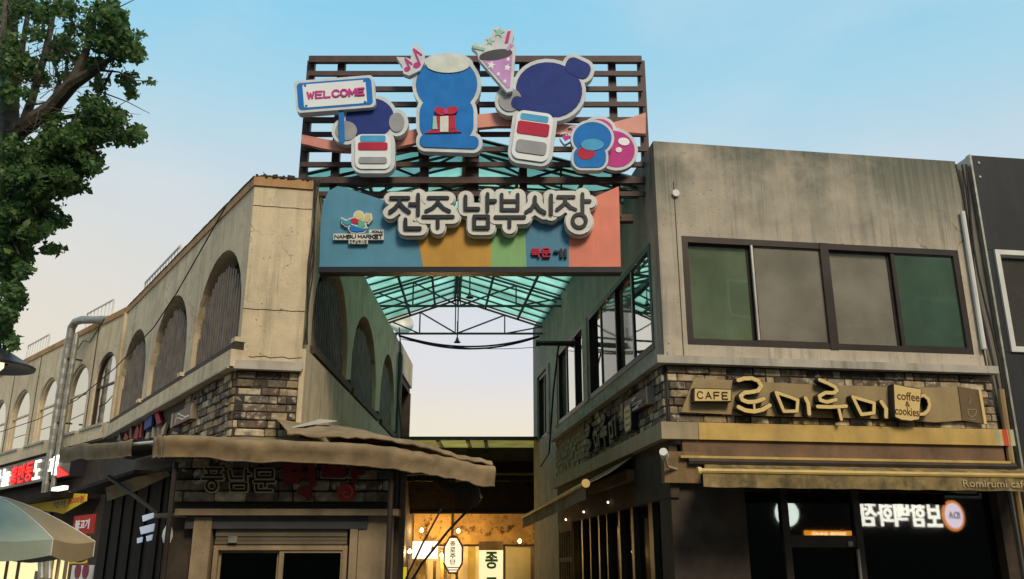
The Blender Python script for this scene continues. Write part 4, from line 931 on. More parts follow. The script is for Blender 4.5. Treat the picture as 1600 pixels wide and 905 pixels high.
# shoe shaped sign pieces beside it
sp_ = thing('shoe_sign', 'row of small coloured shoe shaped letters on the dark wall above the awning', 'sign', LF.p(-3.3, 3.4, .1))
for pts, c in (([(225,672),(226,660),(233,648),(238,645),(236,665)], (.06,.10,.35)), ([(241,646),(246,640),(250,655),(252,660),(245,664)], (.4,.03,.04)), ([(251,682),(252,670),(258,662),(260,660),(255,678)], (.4,.33,.25)), ([(208,685),(211,672),(215,664),(217,672),(214,686)], (.4,.04,.05)), ([(217,684),(219,668),(222,658),(220,684)], (.3,.05,.04)), ([(192,687),(196,676),(200,683),(199,687)], (.42,.08,.05)), ([(226,686),(229,676),(233,676),(231,685)], (.4,.36,.28)), ([(236,684),(238,668),(240,668),(239,684)], (.4,.36,.28)), ([(202,685),(203,664),(205,664),(205,685)], (.25,.15,.1)), ([(183,688),(187,676),(188,688)], (.3,.26,.2)), ([(244,684),(245,668),(248,668),(247,684)], (.28,.22,.16)), ([(268,678),(269,674),(277,676),(276,679)], (.4,.33,.22))):
    build('shoe_letter', MB().wprism(LF, LF.uzs(pts, .06), .02, .06), pc('shoe_print', c), sp_)

# ------------------------------------------------------------------ cafe awning
aw = thing('cafe_awning', 'weathered ochre cafe awning with stained valance reading Romirumi cafe', 'awning', RF.p(2.6, 2.55, .5))
m_awn = mat('stained_awning_cloth', (.20, .14, .055), var=.55, scale=6, streak=.8, streakcol=(.06,.04,.02), bump=.3, bscale=12, sscale=(8, 8, 1.2), rough=.8, patch=(.12,.085,.04), patchscale=5, patchlo=.55)
AD = .95
fu0, fz0 = RF.uz(1098, 737, AD); fu1, fz1 = fu0+4.4, RF.uz(1590, 745, AD)[1]
fz = (fz0+fz1)/2; wz = 2.86; bu0 = .42
rows = []
for j in range(9):
    t = j/8; rows.append([RF.p(lerp(lerp(bu0, fu0, t), lerp(4.72, fu1, t), i/30), lerp(wz, fz, t) - .05*math.sin(math.pi*t) + .010*math.sin(i*2.3)*math.sin(math.pi*t), lerp(.07, AD, t)) for i in range(31)])
build('cloth', MB().grid(rows, .006), m_awn, aw, True)
rows = [[RF.p(lerp(fu0, fu1, i/60), fz - t*.165 - (.008*abs(math.sin(i*.5)) if t else 0), AD + .012*math.sin(i*.9)*t) for i in range(61)] for t in (0, .5, 1)]
vl = build('valance', MB().grid(rows), m_awn, aw, True)
build('front_bar', MB().tube([RF.p(fu0-.03, fz+.01, AD-.01), RF.p(fu1, fz+.01, AD-.01)], .03, 8), m_gold, aw)
build('bar_end', MB().tube([RF.p(fu0-.06, fz+.01, AD-.01), RF.p(fu0-.02, fz+.01, AD-.01)], .045, 10), m_face, aw)
for u in (.6, 2.4, 4.4): build('arm', MB().tube([RF.p(u, 2.72, .0), RF.p(u+.25, 2.6, .45), RF.p(u+.05, fz-.02, AD-.03)], .022, 6), m_steel, aw)
a, b = RF.uz(1507, 764, AD+.03), RF.uz(1600, 757, AD+.03)
build('lettering', MB().text(RF, 'Romirumi cafe', a[0], fz-.13, b[0]+.06, fz-.045, AD+.016, .004, .004), mat('faded_print', (.42,.33,.17), bump=0), aw)
# awning housing on the left bracket
build('roller_tube', MB().tube([RF.p(.2, 2.88, .09), RF.p(4.6, 2.88, .09)], .05, 8), m_dkbrown, aw)
cc = thing('security_camera', 'small pale security camera bracket on the cafe corner above the awning', 'camera', RF.p(-.02, 2.95, .12))
c = RF.hit(1038, 712, .25)
build('housing', MB().tube([c+Vector((-.02, -.06, .04)), c+Vector((.02, .08, .0))], .05, 10), m_signwhite, cc); build('bracket', MB().tube([c, c+Vector((.05, .1, -.12)), RF.p(.06, c.z-.14, .06)], .02, 6), m_tan, cc)

# ------------------------------------------------------------------ alley side retractable awning
aa = thing('alley_awning', 'half drawn brown awning reaching into the alley beside the cafe', 'awning', RA.p(-4.5, 2.6, .5))
ad = .75
p0, p1 = RA.uz(914, 757, ad), RA.uz(775, 832, ad)
u0, u1 = max(p1[0], -7.0), p0[0]; zf = p0[1]; zf1 = lerp(p0[1], p1[1], (u1-u0)/max(.01, u1-p1[0]))
rows = [[RA.p(lerp(u0, u1, i/16), lerp(lerp(zf1, zf, i/16)+.42, lerp(zf1, zf, i/16), t) - .04*math.sin(math.pi*t), lerp(.03, ad, t)) for i in range(17)] for t in (0, .25, .5, .75, 1)]
build('cloth', MB().grid(rows, .006), m_tarp, aa, True)
build('valance', MB().grid([[RA.p(lerp(u0, u1, i/30), lerp(zf1, zf, i/30)-t*.2, ad+.01*math.sin(i)) for i in range(31)] for t in (0, 1)]), m_tarp, aa, True)
build('front_bar', MB().tube([RA.p(u0, zf1+.01, ad), RA.p(u1+.03, zf+.01, ad)], .035, 8), m_gold, aa)
build('bar_end', MB().tube([RA.p(u1+.02, zf+.01, ad), RA.p(u1+.06, zf+.01, ad)], .06, 10), m_face, aa)

# ================================================================== corner shop under the tarpaulin
SH = Wall((0, 10.45), 1.0)
sh = thing('corner_shop', 'dark corner shop front with shuttered sliding windows under the tarpaulin', 'shop', SH.p(-2.7, 0, -.3))
def su(px, py): return SH.uz(px, py)
xl, xr = su(264, 800)[0], su(617, 800)[0]
zb0, zb1 = su(440, 796)[1], su(440, 712)[1]
build('wall', MB().wbox(SH, xl, xr, zb0, 3.0, -.3, -.02), m_mortar, sh)
nn = bricks(SH, xl+.02, xr-.02, zb0+.01, zb1+.1, sh, 0.0, rowh=.125, rng=random.Random(8))
m_conc = mat('warm_concrete', (.26, .19, .115), var=.25, streak=.5, streakcol=(.08,.06,.04), pits=.8, bump=.3)
build('lintel_ledge', MB().wbox(SH, xl+.1, xr+.05, zb0-.07, zb0, -.2, .10), m_conc, sh)
build('lintel', MB().wbox(SH, xl+.2, xr-.3, su(0, 826)[1], zb0-.07, -.2, .02), mat('grey_board', (.05,.05,.055), streak=.3), sh)
pz = zb0-.07
build('pier', MB().wbox(SH, su(300, 860)[0], su(328, 860)[0], 0, pz-.02, -.2, .03), m_conc, sh)
build('pier', MB().wbox(SH, su(559, 860)[0], su(611, 860)[0], 0, pz, -.2, .0), m_conc, sh)
build('pier_strip', MB().wbox(SH, su(546, 860)[0], su(558, 860)[0], 0, su(0, 826)[1], -.2, .015), m_conc, sh)
build('infill', MB().wbox(SH, xl, su(300, 860)[0]-.005, 0, zb0-.08, -.3, -.1), m_dkbrown, sh)
for i in range(4):
    z1_ = lerp(su(0, 826)[1], su(0, 851)[1], i/4); z2_ = lerp(su(0, 826)[1], su(0, 851)[1], (i+1)/4)
    build('shutter_slat', MB().wbox(SH, su(330, 860)[0]+.03, su(545, 860)[0]-.03, z2_+.004, z1_, -.12, -.02+.012*(i % 2)), mat('shutter_grey', (.12,.095,.065), streak=.4), sh)
build('shutter_lock', MB().wbox(SH, su(357, 843)[0], su(371, 843)[0], su(0, 848)[1], su(0, 838)[1], -.02, .02), m_galv, sh)
wz1 = su(0, 852)[1]
window(SH, sh, su(330, 860)[0]+.02, su(545, 860)[0]-.02, .75, wz1, (su(437, 860)[0],), (m_glass_dark,), rec=-.08, fw=.05, fm=m_conc)
build('stall_riser', MB().wbox(SH, su(330, 860)[0], su(545, 860)[0], 0, .75, -.2, -.02), m_conc, sh)
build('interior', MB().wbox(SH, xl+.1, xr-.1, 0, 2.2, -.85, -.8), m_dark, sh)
build('side_wall', MB().wbox(SH, xr-.05, xr+.02, 0, 2.95, -1.0, -.31), m_dkbrown, sh)
build('roof', MB().wbox(SH, xl, xr, 2.9, 2.96, -1.0, -.31), m_dkbrown, sh)
lt = thing('shop_letters', 'pale outlined Korean letters on the dark bricks under the tarpaulin', 'lettering', SH.p(su(375, 770)[0], su(0, 770)[1], .04))
m_lt = mat('dull_brass', (.55,.43,.25), rough=.45, bump=0); 
def s3(l): return [[su(270+x/4.415, 700+y/4.415) for x, y in q] for q in l]
HG = [s3([[(240,150),(350,150)], [(258,155),(266,190)], [(335,155),(325,190)], [(235,193),(350,193)], [(220,218),(355,218)], circ(283, 265, 35)]),
      s3([[(405,160),(415,215),(490,215)], [(517,155),(515,230)], [(520,185),(545,185)], [(415,250),(520,250),(518,298),(420,298),(415,250)]]),
      s3([[(588,158),(700,158),(698,208),(592,208),(588,158)], [(575,237),(710,237)], [(650,240),(648,270)], [(588,258),(590,298),(690,298)]])]
for q in HG:
    o = build('syllable', MB().strokes(SH, q, .052, .03, .075, 4), m_lt, lt); build('letter_core', MB().strokes(SH, q, .026, .07, .083, 4), m_dark, o)
rl = thing('red_shop_letters', 'unlit dark red Korean letters beside the pale ones under the tarpaulin', 'lettering', SH.p(su(510, 770)[0], su(0, 770)[1], .04))
m_rd = mat('dull_red', (.16,.015,.012), rough=.5, bump=0)
for q, wd in ((s3([[(775,130),(820,130),(815,175)], [(835,130),(885,130),(880,175)], [(770,195),(890,195)], [(830,200),(830,225)], [(790,230),(870,230)]]), .07), (s3([[(920,190),(960,190),(975,250)], [(960,130),(975,190)]]), .075), (s3([[(1055,130),(1055,190),(1100,190),(1100,130)], [(1055,160),(1100,160)], [(1130,130),(1130,190),(1180,190),(1180,130)], [(1130,160),(1180,160)], [(1250,120),(1260,230)], [(1260,170),(1315,170)]]), .065), (s3([[(890,290),(950,285),(945,345)], [(885,300),(945,330)]]), .07)):
    build('letter', MB().strokes(SH, q, wd, .03, .085, 5), m_rd, rl)
sd_ = thing('swirl_disc', 'round red disc with a pale spiral on the shop bricks', 'sign', SH.p(su(542, 785)[0], su(0, 785)[1], .05))
cx, cz = su(270+1202/4.415, 700+312/4.415)
build('disc', MB().wprism(SH, [(cx+.105*math.cos(k*.2618), cz+.1*math.sin(k*.2618)) for k in range(24)], .02, .07), mat('disc_red', (.36,.03,.025), rough=.45, bump=0), sd_)
build('spiral', MB().strokes(SH, [[(cx+(.01+.0125*t)*math.cos(t*.9+2), cz+(.01+.0118*t)*math.sin(t*.9+2)) for t in [k*.33 for k in range(20)]]], .009, .068, .075, 3), mat('spiral_pink', (.5,.22,.16), bump=0), sd_)

# ------------------------------------------------------------------ the big tarpaulin
tp = thing('tarpaulin_awning', 'large sagging tan tarpaulin awning wrapped round the corner shop', 'awning', Vector((-3.2, 10, 2.7)))
rg = random.Random(2)
from mathutils import noise as nz
def sheet(name, back, front, par, m, nj=10, val=.17, seed=0, sag=.05, ni=24, ends=0.0):
    """one cloth: from a back line down to a front bar, rolled over it and hanging as a valance"""
    n = ni*(len(back)-1); R_ = []
    ts = [j/nj for j in range(nj+1)]
    def pt(i, t):
        k = i/ni; s = min(int(k), len(back)-2); f = k-s
        p = lerp(lerp(back[s], back[s+1], f), lerp(front[s], front[s+1], f), t)
        pocket = abs(math.sin(math.pi*i/ni*1.5))
        w = nz.noise(Vector((i*.16+seed, t*2.2, seed*1.7)))*.035 + nz.noise(Vector((i*.5+seed, t*5, 3.1)))*.012
        return p + Vector((0, 0, -sag*math.sin(math.pi*t)*(.4+.6*pocket) + w*min(1, 3*t)))
    for t in ts: R_.append([pt(i, t) for i in range(n+1)])
    out_ = []
    for i in range(n+1):
        s = min(i//ni, len(back)-2); d = (lerp(front[s], front[s+1], .5)-lerp(back[s], back[s+1], .5)); d.z = 0; out_.append(d.normalized())
    if val:
        for (o_, dz) in ((.03, -.006), (.055, -.025), (.068, -.05), (.07, -.08), (.06, -.12), (.045, -.16)):
            if -dz > val: break
            R_.append([R_[nj][i] + out_[i]*(o_ + .03*nz.noise(Vector((i*.35+seed, dz*9, 7.7)))*min(1, -dz*12)) + Vector((0, 0, dz - .012*max(0, nz.noise(Vector((i*.15, seed, 1.3))))*(-dz/.1))) for i in range(n+1)])
        R_.append([R_[-1][i] - out_[i]*.006 + Vector((0, 0, -max(.01, val-.16) - .012*abs(nz.noise(Vector((i*.12, seed*2.1, .4)))))) for i in range(n+1)])
    build(name, MB().grid(R_), m, par, True)
    hem = [R_[-1][i] + Vector((0, 0, .01)) for i in range(n+1)]
    build('hem', MB().tube(hem, .007, 5), m, par, True)
    return R_
F0, F1, F2, F3 = atY(97, 698, 11.8), atY(262, 681, 9.75), atY(612, 696, 9.85), atY(770, 731, 10.5)
Fg = lerp(F0, F1, .72)
G0, G1, G2, G3 = LF.p(-5.4, 3.42, .02), LF.p(-.2, 3.22, .03), LC.p(LCW+.02, 3.2, .03), LA.p(2.9, 3.0, .06)
sheet('cloth', [lerp(G0, G1, .0), lerp(G0, G1, .66)], [F0, Fg], tp, m_tarp, val=.20, seed=3, ni=30)
sheet('cloth', [lerp(G0, G1, .68), G1, G2, G3], [lerp(F0, F1, .90), F1, F2, F3], tp, m_tarp, val=.235, seed=0, ni=26)
build('front_pipe', MB().tube([lerp(F0, F1, .68)-Vector((0,-.03,.05)), lerp(F0, F1, .97)-Vector((0,-.03,.05))], .018, 8), m_signwhite, tp)
build('front_pipe', MB().tube([F1-Vector((0,0,.03)), F2-Vector((0,0,.03)), F3-Vector((0,0,.03))], .018, 8), m_steel, tp)
for t in (.15, .4, .65, .9): build('rafter_pipe', MB().tube([lerp(G2, G3, t)-Vector((0,0,.05)), lerp(F2, F3, t)-Vector((0,0,.05))], .016, 6), m_steel, tp)
for px, D in ((268, 9.8), (610, 9.9)): 
    p = atY(px, 735, D); build('prop_post', MB().tube([Vector((p.x, D+.1, 0)), Vector((p.x, D+.1, p.z+.1))], .03, 8), m_frame, tp)
build('brace_pipe', MB().tube([atY(170, 745, 11.2), atY(248, 803, 10.6)], .025, 8), m_frame, tp)
build('cross_pipe', MB().tube([atY(244, 806, 10.6), atY(296, 805, 10.45)], .028, 8), m_conc, tp)
# the second sheet thrown over it from the alley wall
t2_ = thing('upper_tarpaulin', 'second pale tan tarpaulin with eyelets thrown over the awning towards the alley', 'tarpaulin', LA.p(.6, 3.2, .3))
H0, H1, H2 = LC.p(LCW-.26, 3.42, .06), LA.p(.5, 3.46, .08), LA.p(3.2, 3.25, .08)
J0, J1, J2 = atY(447, 673, 10.05), atY(610, 683, 9.86), atY(766, 722, 10.5)
sheet('cloth', [H0, H1, H2], [J0, J1, J2], t2_, m_tarp2 if False else m_tarp, val=.055, seed=9, sag=-.02, ni=26)
for t in range(9):
    p = lerp(J0, J1, t/5) if t < 5 else lerp(J1, J2, (t-5)/4); build('eyelet', MB().lathe(p+Vector((0, -.012, -.02)), [(.004, .006), (.014, .004), (.014, -.004), (.004, -.006)], 8), m_tar, t2_)
pq = [atY(*v) + Vector((0, 0, .05)) for v in ((449, 676, 10.2), (475, 672, 10.35), (527, 664, 10.8), (500, 661, 10.85))]
build('patch', MB().add(pq + [v-Vector((0,0,.006)) for v in pq], [(0,1,2,3), (7,6,5,4), (0,4,5,1), (1,5,6,2), (2,6,7,3), (3,7,4,0)]), m_tarp2, t2_)
# drooping slatted blind under the tip of the awning
bl = thing('rolled_blind', 'dark slatted blind sagging under the right tip of the tarpaulin', 'blind', atY(720, 790, 10.8))
for k in range(11):
    t = k/10; a, b = atY(lerp(672, 735, t), lerp(748, 790, t), 10.9), atY(lerp(745, 752, t), lerp(752, 780, t*.9), 10.5)
    m_ = lerp(a, b, .5) + Vector((0, 0, -.07*math.sin(math.pi*(.2+.6*t)))); build('slat', MB().tube([a, m_, b], .014, 6), m_dkbrown, bl)
build('cloth', MB().grid([[atY(lerp(672, 735, t), lerp(746, 790, t), 10.92) + Vector((0,0,.01)), atY(lerp(708, 743, t), lerp(757, 792, t), 10.75), atY(lerp(745, 752, t), lerp(752, 782, t), 10.52)] for t in (0, .2, .4, .6, .8, 1)]), m_tarp, bl, True)
# ceiling-dark lean-to behind the left part of the awning
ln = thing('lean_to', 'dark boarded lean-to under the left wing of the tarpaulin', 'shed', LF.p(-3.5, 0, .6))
m_board2 = mat('shade_dark_board', (.012,.0085,.007), spec=.1, var=.5, scale=5, streak=.4, bump=.3)  # near-black base colour carries the shade under awnings and roofs
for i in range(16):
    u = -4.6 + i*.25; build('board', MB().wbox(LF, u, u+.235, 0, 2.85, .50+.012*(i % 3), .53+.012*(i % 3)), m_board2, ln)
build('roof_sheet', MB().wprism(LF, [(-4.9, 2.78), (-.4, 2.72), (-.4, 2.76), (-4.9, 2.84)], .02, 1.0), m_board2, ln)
p0, p1 = atY(165, 762, 11.4), atY(262, 736, 10.6)
build('pale_tarp_strip', MB().grid([[p0, lerp(p0, p1, .5)+Vector((0,0,.03)), p1], [p0+Vector((.0,.1,-.16)), lerp(p0, p1, .5)+Vector((0,.1,-.12)), p1+Vector((0,.1,-.04))]]), m_tarp, ln)

# ================================================================== low roof and shops inside the alley
ar = thing('alley_roof', 'low dark roof across the alley with a translucent strip along its front', 'roof', Vector((-.9, 23, 2.9)))
D = 20.6
x0, x1 = LA.o.x + .08, RA.o.x + (D-RA.o.y)*RA.u.x/RA.u.y + .0
zf = atY(740, 686, D).z
build('front_beam', MB().box((x0, D-.04, zf-.03), (x1, D+.04, zf+.05)), m_steel, ar)
m_sheet = translucent('yellowed_sheet', (.95, .74, .36), .9, .35)
ps = [x0, atY(688, 694, 21.4).x, atY(733, 694, 21.4).x, atY(760, 694, 21.4).x, x1]
for a, b in zip(ps[:-1], ps[1:]):
    build('translucent_sheet', MB().box((a+.03, D+.05, zf+.0), (b-.03, 22.15, zf+.012)), m_sheet, ar)
for a in ps[1:-1]: build('purlin', MB().box((a-.04, D+.05, zf-.06), (a+.04, 22.2, zf-.002)), m_steel, ar)
build('cross_beam', MB().box((x0, 22.15, zf-.30), (x1, 22.4, zf+.03)), m_dkbrown, ar)
build('board', MB().box((x0, 22.7, zf-.75), (x1, 22.76, zf-.2)), m_dkbrown, ar)
build('board', MB().box((x0, 23.6, zf-1.0), (x1-.1, 23.66, zf-.4)), m_dkbrown, ar)
build('rail', MB().box((x0, 22.5, zf-.62), (x1, 22.56, zf-.57)), m_conc, ar)
build('ceiling_sheet', MB().box((x0, 22.4, zf), (x1, 25.3, zf+.03)), m_board2, ar)
build('dark_baffle', MB().box((x0, 23.95, 3.06), (x1, 24.0, zf)), m_dkbrown, ar)  # baffle added to hide the bulb-lit ceiling and keep this band dark
build('baffle_rail', MB().box((x0, 23.9, 3.0), (x1, 24.02, 3.06)), m_steel, ar)
for sx in (x0-.1, x1): build('side_wall', MB().box((sx, 21.0 if sx > 0 else 22.9, 0), (sx+.1, 26.2, zf-.01)), m_dkbrown, ar)

AB = Wall((0, 25.0), 0)
def ab(px, py, d=0): return AB.uz(px, py, d)
bs = thing('alley_back_shop', 'warmly lit shop front at the back of the alley under peeling plaster', 'shop', AB.p(-.9, 0))
m_peel = mat('peeling_plaster', (.62, .38, .13), var=.3, patch=(.10,.05,.025), patchscale=4.5, patchlo=.53, bump=.6, bscale=18)
zh = ab(0, 852)[1]
build('header', MB().wbox(AB, -2.7, .6, zh+.02, 3.6, -.1, 0), m_peel, bs)
build('header_rail', MB().wbox(AB, -2.7, .6, zh-.03, zh+.02, -.1, .06), m_dkbrown, bs)
build('header_post', MB().wbox(AB, ab(707, 820)[0]-.03, ab(707, 820)[0]+.03, zh+.02, 3.55, 0, .07), m_dkbrown, bs)
m_lwall = mat('cream_rear_wall', (.72,.62,.40), var=.15, bump=.1)  # plain cream base colour of the wall
build('rear_wall', MB().wbox(AB, -2.7, .9, 0, zh-.03, -1.2, -1.1), m_lwall, bs)
build('jamb', MB().wbox(AB, ab(731, 880)[0], ab(743, 880)[0], 0, zh-.03, -.1, .03), mat('yellow_post', (.60,.44,.12), var=.15), bs)
build('jamb', MB().wbox(AB, ab(786, 880)[0], ab(790, 880)[0], 0, zh-.03, -.1, .02), m_dkbrown, bs)
build('door_panel', MB().wbox(AB, ab(791, 880)[0], ab(829, 880)[0], 0, zh-.03, -.1, -.04), mat('cream_door', (.78,.66,.36), var=.1, bump=.02), bs)
build('jamb', MB().wbox(AB, ab(829, 880)[0], ab(834, 880)[0], 0, zh-.03, -.1, .04), m_conc, bs)
for i in range(6):
    u = ab(650 + i*12, 880)[0]; build('hanging_strip', MB().wbox(AB, u, u+random.uniform(.05, .1), .3, zh-.15-random.uniform(0, .35), -.6, -.57), (m_gold, m_conc, m_dkbrown)[i % 3], bs)
def plate(name, label, cat, D, px0, py0, px1, py1, m, th=.08):
    a, b = atY(px0, py1, D), atY(px1, py0, D); t = thing(name, label, cat, Vector(((a.x+b.x)/2, D, a.z)))
    build('panel', MB().box((a.x, D, a.z), (b.x, D+th, b.z)), m, t); return t, Wall((0, D), 0)
m_lwarm = lit('warm_lightbox', (1, .80, .42), 1.1); m_lwhite = lit('white_lightbox', (1, .93, .74), 1.5); m_gtext = mat('green_lettering', (.03,.22,.03), bump=0)
t, w = plate('vertical_sign', 'tall cream lit panel with green Korean letters in the alley', 'sign', 24.6, 748, 860, 786, 930, lit('cream_lightbox', (1, .86, .50), .95))
build('top_panel', MB().box((atY(748, 860, 24.6).x, 24.61, atY(0, 860, 24.6).z+.002), (atY(786, 846, 24.6).x, 24.67, atY(0, 846, 24.6).z)), m_conc, t)
for body, y0, y1 in (('종', 862, 889), ('로', 902, 926)):
    a, b = w.uz(758, y1), w.uz(778, y0); build('lettering', MB().text(w, body, a[0], a[1], b[0], b[1], .0, .01, .03), m_gtext, t)
t, w = plate('light_box', 'blank white light box glowing at the left of the alley back', 'sign', 24.2, 644, 846, 684, 873, m_lwhite)
a = w.uz(676, 856); build('print', MB().wprism(w, [(a[0]-.05, a[1]-.05), (a[0]+.05, a[1]-.05), (a[0], a[1]+.07)], 0, .006), m_gold, t)
t, w = plate('hanging_sign', 'small pale Korean name sign below the white light box', 'sign', 24.1, 647, 874, 666, 898, m_face)
a, b = w.uz(649, 886), w.uz(664, 877); build('lettering', MB().text(w, '국민각', a[0], a[1], b[0], b[1], 0, .006, .01), m_black, t)
plate('glowing_yellow_board', 'plain yellow board at the foot of the left alley wall', 'board', 20.4, 627, 886, 635, 925, lit('glowing_yellow_board', (.9, .7, .02), .6))  # board given an emission of its own
# octagonal lantern
og = thing('octagonal_sign', 'glowing octagonal sign with red rim and vertical Korean letters in the alley', 'sign', atY(708, 898, 22.5))
ow = Wall((0, 22.5), 0)
def octo(px0, py0, px1, py1, w, k=.3, kz=.27):
    (a, b), (c, d) = w.uz(px0, py1), w.uz(px1, py0); W_, H_ = c-a, d-b
    return [(a+W_*k, b), (c-W_*k, b), (c, b+H_*kz), (c, d-H_*kz), (c-W_*k, d), (a+W_*k, d), (a, d-H_*kz), (a, b+H_*kz)]
m_rim2 = mat('red_rim', (.45,.09,.03), bump=0)
build('rim', MB().wprism(ow, octo(692, 838, 724, 897, ow), -.05, .02), m_rim2, og)
build('face', MB().wprism(ow, octo(694.5, 841, 721.5, 894, ow), .015, .025), lit('lantern_face', (1, .84, .58), 1.15), og)
for body, y0, y1 in (('종', 846, 853), ('로', 855, 863), ('주', 865, 873), ('단', 874, 882)):
    a, b = ow.uz(703, y1), ow.uz(712, y0); build('lettering', MB().text(ow, body, a[0], a[1], b[0], b[1], .025, .004, .02), m_rd if body != '단' else m_black, og)
for y in (886, 890): 
    a, b = ow.uz(699, y+1.5), ow.uz(717, y); build('lettering', MB().wbox(ow, a[0], b[0], a[1], b[1], .025, .029), m_gold, og)
build('hanger', MB().bar(ow.p(ow.uz(708, 840)[0], ow.uz(708, 840)[1], -.02), ow.p(ow.uz(708, 840)[0], 3.7, -.02), .012), m_steel, og)
def bulb(label, p, power, r=.045, grp='bare bulbs in the alley', e=25):
    t = thing('bare_bulb', label, 'bulb', p, grp)
    build('globe', MB().lathe(p, [(.0, -r), (r*.7, -r*.7), (r, 0), (r*.7, r*.7), (r*.35, r*1.3), (0.0, r*1.35)], 12), lit('bulb_glow', (1, .72, .30), e), t, True)
    build('socket', MB().lathe(p, [(r*.4, r*1.3), (r*.4, r*2), (.0, r*2)], 10), m_black, t)
    if power:
        ld = bpy.data.lights.new('bulb_light', 'POINT'); ld.energy = power; ld.color = (1, .62, .22); ld.shadow_soft_size = .06
        lo = bpy.data.objects.new('bulb_light', ld); link(lo, t, p + Vector((0, -.12, -.02)))
bulb('bare glowing bulb above the white light box', atY(659, 829, 24.5), 30)
bulb('bare glowing bulb right of the header post', atY(716, 830, 24.5), 24)
bulb('bare glowing bulb deep inside the shop at the alley back', atY(690, 868, 25.5), 45)  # extra bulb, added to brighten the rear wall
bulb('bare glowing bulb inside the alley back shop beside the cream door', atY(775, 853, 25.6), 25)  # moved inside as an added light for the shop's rear
bulb('bare glowing bulb low by the left alley wall', atY(640, 862, 23.0), 20)
bulb('bare glowing bulb by the cafe end of the alley header', atY(812, 846, 24.4), 8)
# hanging wires in the alley mouth
for lab, pts in (('black cable slanting down from the tarpaulin tip into the alley', [(752, 775, 10.9), (700, 830, 11.2), (660, 880, 11.5), (640, 912, 11.6)]), ('black cable slanting across the lit shop signs', [(690, 795, 12.4), (660, 850, 12.4), (634, 905, 12.4)]), ('black cable hanging down the left alley wall beside the arches', [(624, 512, 20), (627, 560, 19.6), (622, 620, 19.2), (628, 684, 18.8)])):
    tag(build('hanging_cable', MB().tube([atY(*p) for p in pts], .014, 6), m_tar), lab, 'cable')
tag(build('hanging_cable', MB().tube([RA.p(-5.15, 5.62, .35), RA.p(-6.0, 4.9, .3), RA.p(-6.9, 4.2, .2), RA.p(-7.5, 3.9, .12), RA.p(-8.6, 3.75, .1)], .018, 6), m_tar), 'black cable drooping from the side arm along the alley windows', 'cable')
sa = thing('steel_arm', 'dark steel arm projecting from the alley windows of the cafe', 'bracket', RA.p(-5.2, 5.6, .05)); build('bar', MB().tube([RA.p(-5.2, 5.66, -.02), RA.p(-5.1, 5.62, .75)], .05, 8), m_frame, sa); build('knob', MB().tube([RA.p(-5.1, 5.62, .72), RA.p(-5.1, 5.62, .8)], .065, 8), m_frame, sa)
# glowing stand-ins behind the folding doors for alley signs mirrored in the glass
def ins(px0, py0, px1, py1, d): 
    a, b = RA.uz(px0, py1, d), RA.uz(px1, py0, d); return a[0], b[0], a[1], b[1]
os_ = thing('octagonal_sign', 'pale octagonal sign with orange rim behind the dark folding doors of the cafe', 'sign', RA.hit(940, 900, -.35))
rw = Wall(RA.p(0, 0, -.35), -81.8)
build('rim', MB().wprism(rw, octo(922, 843, 952, 899, rw, .28, .28), -.05, 0), m_rim2, os_); build('face', MB().wprism(rw, octo(925, 846, 950, 896, rw, .28, .28), -.01, .006), lit('mirrored_sign_glow', (1, .88, .45), 1.5), os_)
for lab, x0_, x1_, c in (('white lit poster with an orange figure stain behind the cafe folding doors', 960, 976, (1, .25, .06)), ('white lit poster with a dark patch behind the cafe folding doors', 980, 998, (.1, .1, .1))):
    u0, u1, z0, z1 = ins(x0_, 847, x1_, 872, -.4); t = thing('poster', lab.replace(' figure', ''), 'poster', RA.p((u0+u1)/2, z0, -.4)); build('sheet', MB().wbox(RA, u0, u1, z0, z1, -.42, -.4), lit('mirrored_poster_glow', (.8, .86, 1), 1.9), t)  # glowing sheet put in for a reflection on the door glass
    build('print', MB().wprism(RA, [(lerp(u0, u1, .5+.3*math.cos(k)), lerp(z0, z1, .6+.25*math.sin(k*1.3))) for k in range(6)], -.4, -.396), lit('mirrored_poster_mark', c, .9), t)
u0, u1, z0, z1 = ins(1009, 888, 1025, 930, -.3); tag(build('mirrored_board_glow', MB().wbox(RA, u0, u1, z0, z1, -.34, -.3), lit('yellow_lit', (.9, .72, .05), .8)), 'yellow lit board behind the folding doors nearest the cafe corner', 'board')  # glowing slab put in for a yellow reflection on the doors
for k, (px, py) in enumerate(((912, 800), (950, 785), (884, 812))):
    tag(build('string_light', MB().lathe(RA.hit(px, py, .05), [(0, -.02), (.018, 0), (0, .02)], 8), lit('string_glow', (1, .8, .6), 6)), ('tiny string light over the middle of the folding doors', 'tiny string light highest over the folding doors', 'tiny string light lowest over the timber front')[k], 'light', 'string lights over the cafe doors')

